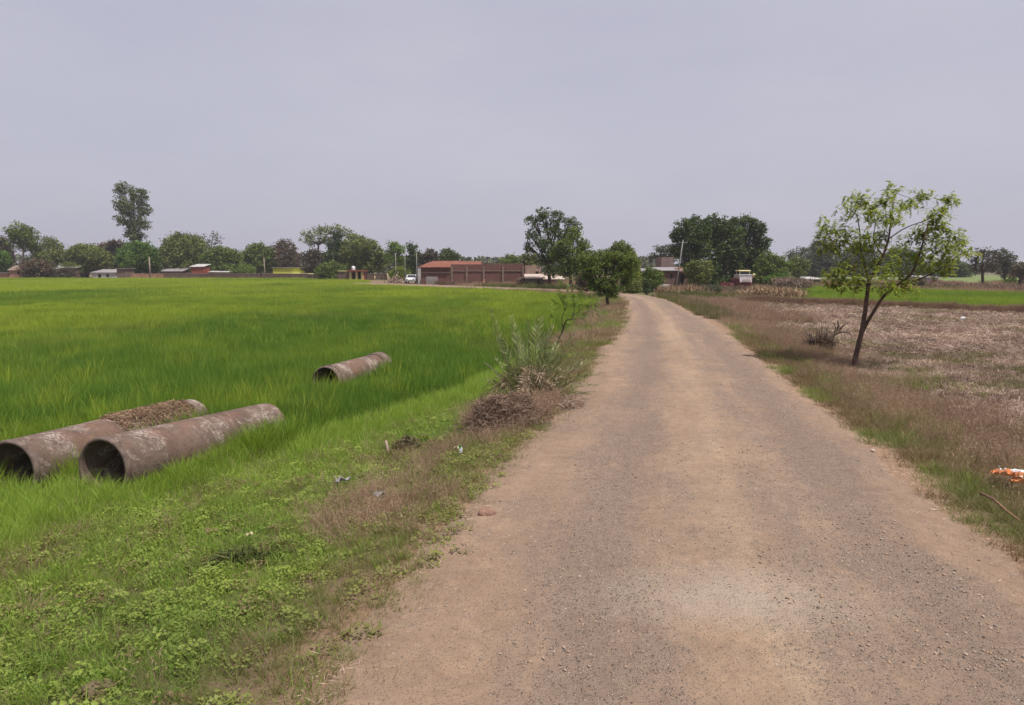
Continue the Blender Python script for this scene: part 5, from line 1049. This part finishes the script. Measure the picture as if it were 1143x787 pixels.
# ---- long field wall, in runs
def fieldwall(px0, px1, Y, pyt, mat, label, posts=6, y1=None, coping=None):
    b = base((px0 + px1) / 2, (Y + (y1 or Y)) / 2); root = empty('field_wall', b, label, 'wall', 'walls along the far side of the rice field'); zb = b[2] - .3; z1 = zt(pyt, Y)
    mb = MB(); a_, b_, ang = wallbox(mb, px0, px1, Y, .25, zb, z1, y1); mb.build('wall', mat, root)
    mb = MB(); wallbox(mb, px0 - .3, px1 + .3, Y - .05, .35, z1, z1 + .08, (y1 or Y) - .05); mb.build('coping', coping or M_plast, root)
    for j in range(posts):
        t = (j + .5) / posts; p = a_ + (b_ - a_) * t; mb = MB(); mb.box((p[0], p[1] - .03, (zb + z1 + .12) / 2), (.35, .36, z1 + .12 - zb), ang); mb.build('pier', mat, root)
fieldwall(146, 182, 163, 305.5, M_bricko, 'orange tinted brick wall run left of the white roofed stall', 4)
fieldwall(183, 246, 161, 305.8, M_brickd, 'dark brown brick wall run below the grey white roofs', 5)
fieldwall(247, 343, 159, 305.8, M_brickd, 'long weathered brick wall run in front of the yellow building', 8)
fieldwall(343, 377, 156, 306.5, M_mud, 'low mud coloured wall run between the yellow building and the pump house', 3, 150)
fieldwall(406, 432, 146, 306, M_brickd, 'dark brick wall run right of the pump house', 3)
def wpt(px, Y, z): return np.array([xw(px, Y), Y, z])
def house(name, label, px0, px1, Y, py_top, depth, wall, roofm, roof='flat', openings=(), cat='house', roof_py=None, over=.3, base_z=None, roof_th=.12, group=None):
    """box house; roof flat / gable (ridge along x) / shed"""
    b = base((px0 + px1) / 2, Y); zb = (b[2] if base_z is None else base_z) - .2; z1 = zt(py_top, Y); x0, x1 = xw(px0, Y), xw(px1, Y); cx = (x0 + x1) / 2; w = x1 - x0
    root = empty(name, (cx, Y, zb + .2), label, cat, group); mb = MB(); mb.box((cx, Y + depth / 2, (zb + z1) / 2), (w, depth, z1 - zb)); mb.build('wall', wall, root)
    rz = zt(roof_py, Y) if roof_py else z1 + .3; mb = MB()
    if roof == 'flat': mb.box((cx, Y + depth / 2, z1 + roof_th / 2 + .002), (w + 2 * over, depth + 2 * over, roof_th))
    elif roof == 'gable':
        yf, yb_, ym = Y - over, Y + depth + over, Y + depth / 2; mb.prism([(x0 - over, yf, z1 + .003), (x0 - over, ym, rz), (x0 - over, yb_, z1 + .003), (x0 - over, yb_, z1 + .12), (x0 - over, ym, rz + .14), (x0 - over, yf, z1 + .12)], (w + 2 * over, 0, 0))
        g = MB(); g.prism([(x0 + .01, Y + .01, z1), (x0 + .01, ym, rz - .02), (x0 + .01, Y + depth - .01, z1)], (w - .02, 0, 0)); g.build('gable', wall, root)
    elif roof == 'shed':
        mb.prism([(x0 - over, Y - over, z1 + .003), (x0 - over, Y + depth + over, rz), (x0 - over, Y + depth + over, rz + .1), (x0 - over, Y - over, z1 + .10)], (w + 2 * over, 0, 0))
    mb.build('roof', roofm, root)
    for (o0, o1, yt_, yb_, nm) in openings:
        xa, xb = xw(o0, Y), xw(o1, Y); za = zt(yb_, Y) if yb_ else zb + .2; zc = zt(yt_, Y); mb = MB(); mb.box(((xa + xb) / 2, Y - .03, (za + zc) / 2), (xb - xa, .08, zc - za)); ob = mb.build(nm, M_dark, root)
    return root
house('mud_hut', 'orange mud hut with a dark window at the far left', 11, 25, 162, 302, 5, M_bricko, M_thatch2 if 'M_thatch2' in globals() else mat_plain('thatch', (.30, .22, .17), (.2, .14, .11), 2), 'gable', [(20, 23, 303.3, 306, 'window')], roof_py=297)
house('brick_house', 'low orange brick house wall cut by the left edge of the photo', -14, 9, 164, 305, 5, M_bricko, M_conc2, 'flat')
house('shed', 'dark brick shed with a pale sheet roof under the yellow green tree', 68, 86, 172, 299, 5, M_brickd, M_white, 'shed', roof_py=295.5)
house('whitewashed_house', 'low whitewashed house in the shade left of the tree under the gum tree', 103, 130, 167, 304.5, 5, M_white, M_tin, 'shed', [(110, 113, 306, None, 'door'), (119, 122, 306, 309, 'window')], roof_py=301)
house('mud_hut', 'small mud walled hut between the whitewashed house and the orange wall run', 131, 140, 164, 300, 4, M_mud, M_conc2, 'flat')
house('shed', 'grey sheet roofed shed just left of the white domed roof', 182, 204, 170, 303, 5, M_brickd, M_tin, 'shed', roof_py=298)
house('stall', 'small red walled stall with a bright white roof above the dark wall run', 214, 227, 168, 298, 4, M_redp, M_white, 'shed', roof_py=295)
house('shed', 'low shed with a long white roof right of the red walled stall', 232, 255, 171, 304, 5, M_brickd, M_white, 'shed', roof_py=301)
# yellow building
root = house('yellow_building', 'long low lime yellow building behind the field wall', 305, 354, 172, 299, 7, M_yel, M_conc, 'flat', [(335, 337, 299.6, 301, 'vent'), (345, 347, 299.6, 301, 'vent')], cat='building')
mb = MB(); Yb = 172; mb.box(((xw(327, Yb) + xw(353.5, Yb)) / 2, Yb - 1.6, zt(306, Yb)), (xw(353.5, Yb) - xw(327, Yb), 3.1, .5)); mb.build('porch_roof', M_ylight, root)
# pump house
Yp = 143; b = base(398, Yp); zb = b[2] - .2; root = empty('pump_house', b, 'small pump house with cream pillars, dark doors and a white tank on its red roof', 'pump house')
x0, x1, x2 = xw(377, Yp), xw(390, Yp), xw(405, Yp); z1 = zt(303, Yp)
mb = MB(); mb.box(((x0 + x1) / 2 - .02, Yp + 2.0, (zb + z1) / 2), (x1 - x0 - .04, 4, z1 - zb)); mb.build('side_wall', M_brickd, root)
mb = MB(); mb.box(((x1 + x2) / 2, Yp + 2.4, (zb + z1) / 2), (x2 - x1, 3.4, z1 - zb)); mb.build('rear_wall', M_redp, root)
for px in (391.3, 398.2, 404.2): mb = MB(); mb.box((xw(px, Yp), Yp + .15, (zb + z1) / 2), (.48, .4, z1 - zb)); mb.build('pillar', M_cream2, root)
for pa, pb in ((393, 397), (399.5, 403)): mb = MB(); mb.box(((xw(pa, Yp) + xw(pb, Yp)) / 2, Yp + .62, (zb + z1 - .3) / 2), (xw(pb, Yp) - xw(pa, Yp) - .1, .1, z1 - .3 - zb)); mb.build('door', M_dark, root)
mb = MB(); mb.box(((x1 + x2) / 2, Yp + 1.8, z1 + .12), (x2 - x1 + .7, 4.6, .22)); mb.build('roof_slab', M_redp, root); mb = MB(); mb.box(((xw(378, Yp) + xw(386, Yp)) / 2, Yp + .4, z1 + .1), (1.6, 1.2, .12)); mb.build('ledge', M_ylight, root)
mb = MB(); cxp = xw(393, Yp); pr = [(0, 0), (.36, 0), (.40, .1), (.40, .65), (.34, .8), (.12, .88), (.12, .95), (0, .95)]
V = []; Fs = []; nn = 16
for i, (r, z) in enumerate(pr): V += [(cxp + r * math.cos(2 * PI * j / nn), Yp + 1.5 + r * math.sin(2 * PI * j / nn), z1 + .235 + z) for j in range(nn)]
Fs = [(i * nn + j, i * nn + (j + 1) % nn, (i + 1) * nn + (j + 1) % nn, (i + 1) * nn + j) for i in range(len(pr) - 1) for j in range(nn)]; mb.add(V, Fs); o = mb.build('water_tank', M_wht, smooth_=True); tag(o, 'white plastic water tank standing on the pump house roof', 'water tank')
# ---- warehouse
Yw = 107; b = base(535, Yw); zb = b[2] - .3; root = empty('brick_warehouse', b, 'long red brick warehouse with pilasters and an orange tiled roof at its left end', 'warehouse')
x0, x1, x2 = xw(470, Yw), xw(503.5, Yw), xw(585, Yw); zl = zt(299, Yw); zr = zt(295.2, Yw); dp = 9
mb = MB(); mb.box(((x0 + x1) / 2, Yw + dp / 2, (zb + zl) / 2), (x1 - x0 - .01, dp, zl - zb)); mb.build('left_wall', M_brick, root)
mb = MB(); mb.box(((x1 + x2) / 2, Yw + dp / 2, (zb + zr) / 2), (x2 - x1, dp, zr - zb)); mb.build('main_wall', M_brick, root)
for px in (504.5, 521, 540, 561.5, 584): mb = MB(); mb.box((xw(px, Yw), Yw - .08, (zb + zr - .3) / 2), (.32, .18, zr - .3 - zb)); mb.build('pilaster', M_pil, root)
for pa, pb in ((505.8, 519.8), (522.2, 538.8), (541.2, 560.4), (562.8, 582.8)): mb = MB(); mb.box(((xw(pa, Yw) + xw(pb, Yw)) / 2, Yw - .05, zt(302.4, Yw)), (xw(pb, Yw) - xw(pa, Yw), .12, .14)); mb.build('band', M_pil, root)
mb = MB(); mb.box(((xw(471, Yw) + xw(503, Yw)) / 2, Yw - .05, zt(304.3, Yw)), (xw(503, Yw) - xw(471, Yw), .1, .12)); mb.build('band', M_plast, root)
mb = MB(); xa, xb = xw(475.5, Yw), xw(489, Yw); mb.box(((xa + xb) / 2, Yw - .04, (zb + zt(308.5, Yw)) / 2), (xb - xa, .07, zt(308.5, Yw) - zb)); mb.build('plaster_patch', M_conc2, root)
mb = MB(); rzt = zt(292, Yw + 3)
mb.prism([(x0 - .4, Yw - .5, zl + .02), (x0 + 1.4, Yw + 4, rzt), (x0 + 1.4, Yw + 4, rzt + .12), (x0 - .4, Yw - .5, zl + .14)], (x1 - x0 + .3, 0, 0)); mb.build('tiled_roof', M_tile, root)
mb = MB(); mb.prism([(x1 + .05, Yw + .6, zr + .01), (x1 + .05, Yw + 4.5, zt(291.5, Yw + 4.5)), (x1 + .05, dp + Yw, zr + .01)], (xw(536, Yw) - x1, 0, 0)); mb.build('tiled_roof', M_tile, root)
rj = random.Random(4); mb = MB(); xx_ = xw(538, Yw)
while xx_ < x2 - .3:
    w_ = rj.uniform(.15, .45); mb.box((xx_ + w_ / 2, Yw + .12, zr + .1), (w_, .22, .2 + rj.uniform(0, .12))); xx_ += w_ + rj.uniform(.08, .3)
mb.build('broken_parapet', M_brickd, root)
# red heap and cloth in front
o = brush('rubbish_heap', 'bright red orange rubbish heap in front of the brick warehouse', 538, 318.5, .7, .5, .8, 500, 93, 'rubbish', cols=((.45, .12, .06), (.6, .35, .25)), thick=.04)
# pale brick house with the mud hut
root = house('brick_house', 'pale unplastered brick house between the warehouse and the tall airy tree', 586, 604, 110, 297, 6, M_brickp, M_brickp, 'flat', [(598, 601, 303, 307, 'window')], over=-.02)
root = house('mud_hut', 'dark mud hut with a pale sloping roof under the tall airy tree', 588, 606, 95, 311, 5, M_mud, M_ylt if 'M_ylt' in globals() else mat_plain('pale_roof', (.58, .47, .40), (.42, .33, .28), 1.5), 'shed', [(600, 603, 312.5, None, 'door')], roof_py=307)
root = house('brick_house', 'low brick hut with a pale roof behind the trunk of the tall airy tree', 607, 628, 98, 312, 5, M_brickp, mat_plain('pale_roof_b', (.60, .50, .43), (.45, .36, .31), 1.5), 'shed', roof_py=309.5)
# rubble
brush('rubble_heap', 'pale rubble heap left of the white car', 441, 316.5, 2.3, 1.2, 1.2, 900, 94, 'rubble', cols=((.26, .17, .13), (.50, .40, .33)), thick=.12)
# ---- hamlet house at right of bend
Yh = 90; root = house('brick_house', 'brick house with a rusty white tin roof beside the leaning pole', 736, 768, Yh, 302.5, 7, M_brickd, M_tin, 'shed', [(748, 750, 306, 310, 'window'), (759, 762, 307, None, 'door')], roof_py=299)
mb = MB(); mb.box(((xw(742, Yh + 5) + xw(756, Yh + 5)) / 2, Yh + 9.6, (zt(302, Yh + 8) + zt(289, Yh + 8)) / 2), (xw(756, Yh + 5) - xw(742, Yh + 5), 4, zt(289, Yh + 8) - zt(306, Yh + 8))); mb.build('upper_storey', M_pil, root)
mb = MB(); mb.prism([(xw(757, Yh), Yh - .5, zt(304, Yh)), (xw(757, Yh), Yh + 2.5, zt(299.5, Yh)), (xw(757, Yh), Yh + 2.5, zt(299, Yh)), (xw(757, Yh), Yh - .5, zt(303.3, Yh))], (xw(767, Yh) - xw(757, Yh), 0, 0)); mb.build('tiled_lean_to', M_tile, root)
root = house('brick_house', 'dark low brick house with a small white roof left of the tin roofed house', 711, 733, 92, 303, 6, M_brickd, M_tin, 'shed', roof_py=300.5)
house('brick_hut', 'brick hut with a small white roof at the left end of the right green field', 897, 915, 112, 312, 4, M_brickd, M_white, 'shed', roof_py=310)
root = house('sheet_shed', 'pale grey sheet walled shed with a brown door beyond the right green field', 1028, 1047, 118, 310, 5, M_tin, M_tin, 'shed', roof_py=308.5)
mb = MB(); mb.box((xw(1043, 118), 118 - .05, (zt(319, 118) + zt(313, 118)) / 2), (1.0, .1, zt(313, 118) - zt(319, 118))); mb.build('door', M_redp, root)
# ---- poles
def pole(px0, py0, px1, py1, Y, label, r=.11, mat=M_pole, arm=0, kind_='utility_pole', cat='pole'):
    b = base(px0, Y); t = P(px1, py1, Y); root = empty(kind_, b, label, cat); mb = MB(); mb.tube([b - np.array([0, 0, .3]), (b + t) / 2, t], [r, r * .9, r * .7], 8); mb.build('post', mat, root, smooth_=True)
    if arm: mb = MB(); mb.box((t[0], t[1], t[2] - .3), (arm, .08, .08)); [mb.tube([t + np.array([s * arm / 2.2, 0, -.26]), t + np.array([s * arm / 2.2, 0, -.08])], [.05, .03], 6) for s in (-1, 0, 1)]; mb.build('crossarm', M_metal, root)
pole(754, 322, 762.5, 268, 84, 'pale concrete utility pole leaning right in front of the mango grove', .10, arm=1.1)
pole(167.8, 307, 166.5, 287, 160, 'short pale pole standing before the tree under the gum tree', .17, M_plast)
pole(296, 313, 294.5, 288, 158, 'plain utility pole standing at the wall in front of the yellow building', .13, M_plast)
pole(452, 318, 452, 280, 128, 'thin grey pole left of the white car, topped by dark foliage', .08, arm=0)
pole(465, 318, 465, 282, 122, 'thin grey pole standing at the left end of the tiled warehouse', .09, arm=0)
pole(441.5, 318, 441.5, 283, 135, 'thin pale pole left of the rubble heap', .1)
pole(453, 320, 453, 305, 113, 'dark gate post left of the white car', .11, M_poled, kind_='gate_post', cat='post')
pole(465.6, 320, 465.6, 303, 111, 'dark gate post right of the white car', .09, M_poled, kind_='gate_post', cat='post')
pole(418, 318, 418.4, 308, 143, 'cream fence post right of the pump house', .16, M_cream2, kind_='fence_post', cat='post')
pole(432.5, 314, 432.5, 305, 144, 'cream fence post at the left end of the rubble heap', .14, M_cream2, kind_='fence_post', cat='post')
house('whitewashed_hut', 'narrow whitewashed building against the left end of the warehouse', 466.5, 470, 112, 298.5, 4, M_white, M_white, 'flat', over=.05)
# ---- white car
Yc = 114; b = base(460, Yc) ; b[2] = b[2] + .0; root = empty('parked_car', b, 'white car parked between the two dark gate posts', 'car')
M_carp = mat_plain('car_white', (.78, .78, .79), (.72, .72, .73), 1, .3, .5, .02); M_glass = mat_plain('car_glass', (.03, .035, .04), (.025, .03, .035), 1, .1, .6, .0); M_tyre = mat_plain('rubber', (.02, .02, .02), (.015, .015, .015), 4)
def C(x, y, z): return (b[0] + x, b[1] + y, b[2] + z)
mb = MB(); prof = [(-2.0, .35), (-2.02, .7), (-1.9, .95), (-1.0, 1.02), (-.45, 1.45), (1.1, 1.5), (1.75, 1.05), (1.98, .95), (2.0, .4)]
mb.prism([C(-.82, y, z) for y, z in prof], (1.64, 0, 0)); mb.build('body', M_carp, root, bevel=.06)
mb = MB(); mb.prism([C(-.70, -.97, 1.06), C(-.62, -.5, 1.42), C(.62, -.5, 1.42), C(.70, -.97, 1.06)], (0, -.03, .03)); mb.build('windscreen', M_glass, root)
for s in (-1, 1):
    mb = MB(); mb.prism([C(s * .825, -.8, 1.05), C(s * .825, -.4, 1.40), C(s * .825, 1.0, 1.42), C(s * .825, 1.5, 1.05)], (s * .02, 0, 0)); mb.build('side_window', M_glass, root)
    mb = MB(); mb.box(C(s * .58, -2.0, .78), (.3, .06, .16)); mb.build('headlight', M_metal, root)
    for yy in (-1.25, 1.25): mb = MB(); mb.tube([C(s * .70, yy, .32), C(s * .86, yy, .32)], .32, 18); mb.build('wheel', M_tyre, root)
mb = MB(); mb.box(C(0, -2.02, .5), (1.5, .1, .2)); mb.build('bumper', M_metal, root)
# ---- harvester
Yv = 88; b = base(831.5, Yv); root = empty('combine_harvester', b, 'old maroon combine harvester with grey white hopper and cream cab roof under the mango trees', 'harvester')
M_mar = mat_plain('maroon_paint', (.20, .045, .05), (.12, .035, .035), 2, .55); M_gw = mat_plain('grey_white_paint', (.52, .48, .50), (.38, .33, .34), 1.6, .55); M_crm = mat_plain('cream_roof', (.72, .60, .30), (.60, .50, .26), 1.5, .5)
k = mpp(Yv)
def C(x, y, z): return (b[0] + x, b[1] + y, b[2] + z)
mb = MB(); mb.prism([C(-1.15, 0, .75), C(-1.2, 0, 1.35), C(-1.05, 0, 1.6), C(1.05, 0, 1.6), C(1.2, 0, 1.35), C(1.15, 0, .75), C(.6, 0, .55), C(-.6, 0, .55)], (0, 3.6, 0)); mb.build('chassis', M_mar, root, bevel=.05)
mb = MB(); mb.prism([C(-.95, -.35, 1.0), C(-1.0, -.2, 1.62), C(-1.12, -.12, 2.05), C(1.12, -.12, 2.05), C(1.0, -.2, 1.62), C(.95, -.35, 1.0)], (0, 2.4, 0)); mb.build('hopper', M_gw, root, bevel=.05)
mb = MB(); mb.box(C(0, .9, 2.12), (2.3, 2.2, .12)); mb.build('hopper_lip', M_wht, root)
mb = MB(); mb.box(C(-.05, 1.1, 2.40), (1.5, 1.2, .44)); mb.build('cab', M_glass, root, bevel=.04)
for sx_ in (-.82, .72):
    for sy_ in (.35, 1.8): mb = MB(); mb.box(C(sx_, sy_, 2.42), (.08, .08, .5)); mb.build('cab_post', M_crm, root)
mb = MB(); mb.box(C(-.05, 1.1, 2.72), (1.95, 1.9, .16), taper=.93); mb.build('cab_roof', M_crm, root, bevel=.05)
for s in (-1, 1):
    mb = MB(); mb.tube([C(s * .98, 2.9, .62), C(s * 1.34, 2.9, .62)], .62, 22); w_ = mb.build('front_wheel', M_tyre, root); mb = MB(); mb.tube([C(s * 1.33, 2.9, .62), C(s * 1.36, 2.9, .62)], .3, 16); mb.build('rim', M_crm, w_, origin=np.array(root.location))
    mb = MB(); mb.tube([C(s * .72, .35, .38), C(s * .98, .35, .38)], .38, 20); w_ = mb.build('rear_wheel', M_tyre, root); mb = MB(); mb.tube([C(s * .97, .35, .38), C(s * 1.0, .35, .38)], .2, 14); mb.build('rim', M_crm, w_, origin=np.array(root.location))
mb = MB(); mb.tube([C(1.15, .2, 1.6), C(1.28, -.1, 2.0), C(1.34, -.15, 2.32)], [.14, .15, .17], 10); mb.build('unloading_pipe', M_crm, root, smooth_=True)
mb = MB(); [mb.box(C(-.0, -.38 - .02 * i, 1.12 + .14 * i), (1.5 - .1 * i, .04, .05)) for i in range(3)]; mb.build('rear_grille', M_mar, root)
mb = MB(); mb.prism([C(-2.6, 3.9, .3), C(-2.6, 4.9, .2), C(-2.6, 4.7, .9), C(-2.6, 3.9, .95)], (5.2, 0, 0)); mb.build('header', M_mar, root)
mb = MB(); mb.tube([C(-1.2, .6, .8), C(-1.9, .3, .75), C(-2.5, .1, .55)], [.12, .1, .1], 8); mb.tube([C(-1.2, 1.4, .9), C(-2.3, 1.1, .8)], [.1, .1], 8); mb.build('belt_guard', M_mar, root, smooth_=True)
root.scale = (.82, .86, .90)
# small white object by the pole
b = base(740, 80); root = empty('white_tub', b, 'small white tub with a dark side lying in the scrub left of the leaning pole', 'tub')
mb = MB(); mb.box((b[0], b[1], b[2] + .42), (1.3, .7, .5), .2, 1.15); mb.build('tub', M_white, root, bevel=.04); mb = MB(); mb.box((b[0] - .15, b[1] - .38, b[2] + .42), (.5, .06, .25), .2); mb.build('opening', M_dark, root)
# pale slab on the bund
b = gpt(897, 340); mb = MB(); mb.box((b[0] + .7, b[1], b[2] + .22), (2.2, .5, .14), .05); o = mb.build('stone_slab', M_rk2, bevel=.02); tag(o, 'pale flat slab lying on the left end of the bund', 'slab')
# ================================================================== light, air, camera
w = bpy.data.worlds.new('World'); scene.world = w; w.use_nodes = True; nt = w.node_tree
for n_ in list(nt.nodes): nt.nodes.remove(n_)
SUN_EL, SUN_AZ = math.radians(64), math.radians(128)      # azimuth measured clockwise from +Y
out = nt.nodes.new('ShaderNodeOutputWorld'); bg = nt.nodes.new('ShaderNodeBackground'); sky = nt.nodes.new('ShaderNodeTexSky'); sky.sky_type = 'NISHITA'; sky.sun_disc = False
sky.sun_elevation = SUN_EL; sky.sun_rotation = SUN_AZ; sky.dust_density = 4.0; sky.air_density = 1.0; sky.ozone_density = 1.0
tcw = nt.nodes.new('ShaderNodeTexCoord').outputs['Generated']
mpw = N(nt, 'ShaderNodeMapping'); mpw.inputs['Scale'].default_value = (1, 1, 3); nt.links.new(tcw, mpw.inputs[0])
veil = mixc(nt, ramp(nt, noise(nt, mpw.outputs[0], 1.6, 5, .55), .35, .7), (5.35, 5.25, 6.45), (6.25, 6.1, 7.0))
c = mixc(nt, .80, sky.outputs[0], veil); nt.links.new(c, bg.inputs[0]); bg.inputs[1].default_value = .1; nt.links.new(bg.outputs[0], out.inputs[0])
sd_ = bpy.data.lights.new('sun', 'SUN'); sd_.energy = 5.0; sd_.angle = math.radians(.6); sd_.color = (1, .95, .87); so = bpy.data.objects.new('sun', sd_); COL.objects.link(so)
dirv = Vector((math.sin(SUN_AZ) * math.cos(SUN_EL), math.cos(SUN_AZ) * math.cos(SUN_EL), math.sin(SUN_EL))); so.rotation_euler = dirv.to_track_quat('Z', 'Y').to_euler(); so.location = (20, -20, 60)
# haze
if 1:
    mb = MB(); mb.box((0, 1500, 18), (4900, 3900, 40)); m, nt, out = newmat('haze_air'); v = N(nt, 'ShaderNodeVolumePrincipled'); v.inputs['Color'].default_value = (.88, .88, .95, 1); v.inputs['Density'].default_value = .00035; v.inputs['Anisotropy'].default_value = .2
    nt.links.new(v.outputs[0], out.inputs['Volume']); o = mb.build('haze', m, origin=np.zeros(3)); tag(o, 'thin pale haze in the air over the whole plain', kind='stuff')
cam = bpy.data.cameras.new('camera'); cam.sensor_width = 36; cam.lens = 36 * F / 1143; cam.clip_end = 8000; cam.clip_start = .05
co = bpy.data.objects.new('camera', cam); COL.objects.link(co); co.location = (0, 0, CAMZ); co.rotation_euler = (PI / 2 - PITCH, 0, 0); scene.camera = co
scene.view_settings.view_transform = 'Standard'; scene.view_settings.look = 'None'; scene.view_settings.gamma = 1; scene.view_settings.exposure = 0.0
scene.cycles.max_bounces = 6; scene.cycles.diffuse_bounces = 3; scene.cycles.transmission_bounces = 4; scene.cycles.volume_bounces = 0
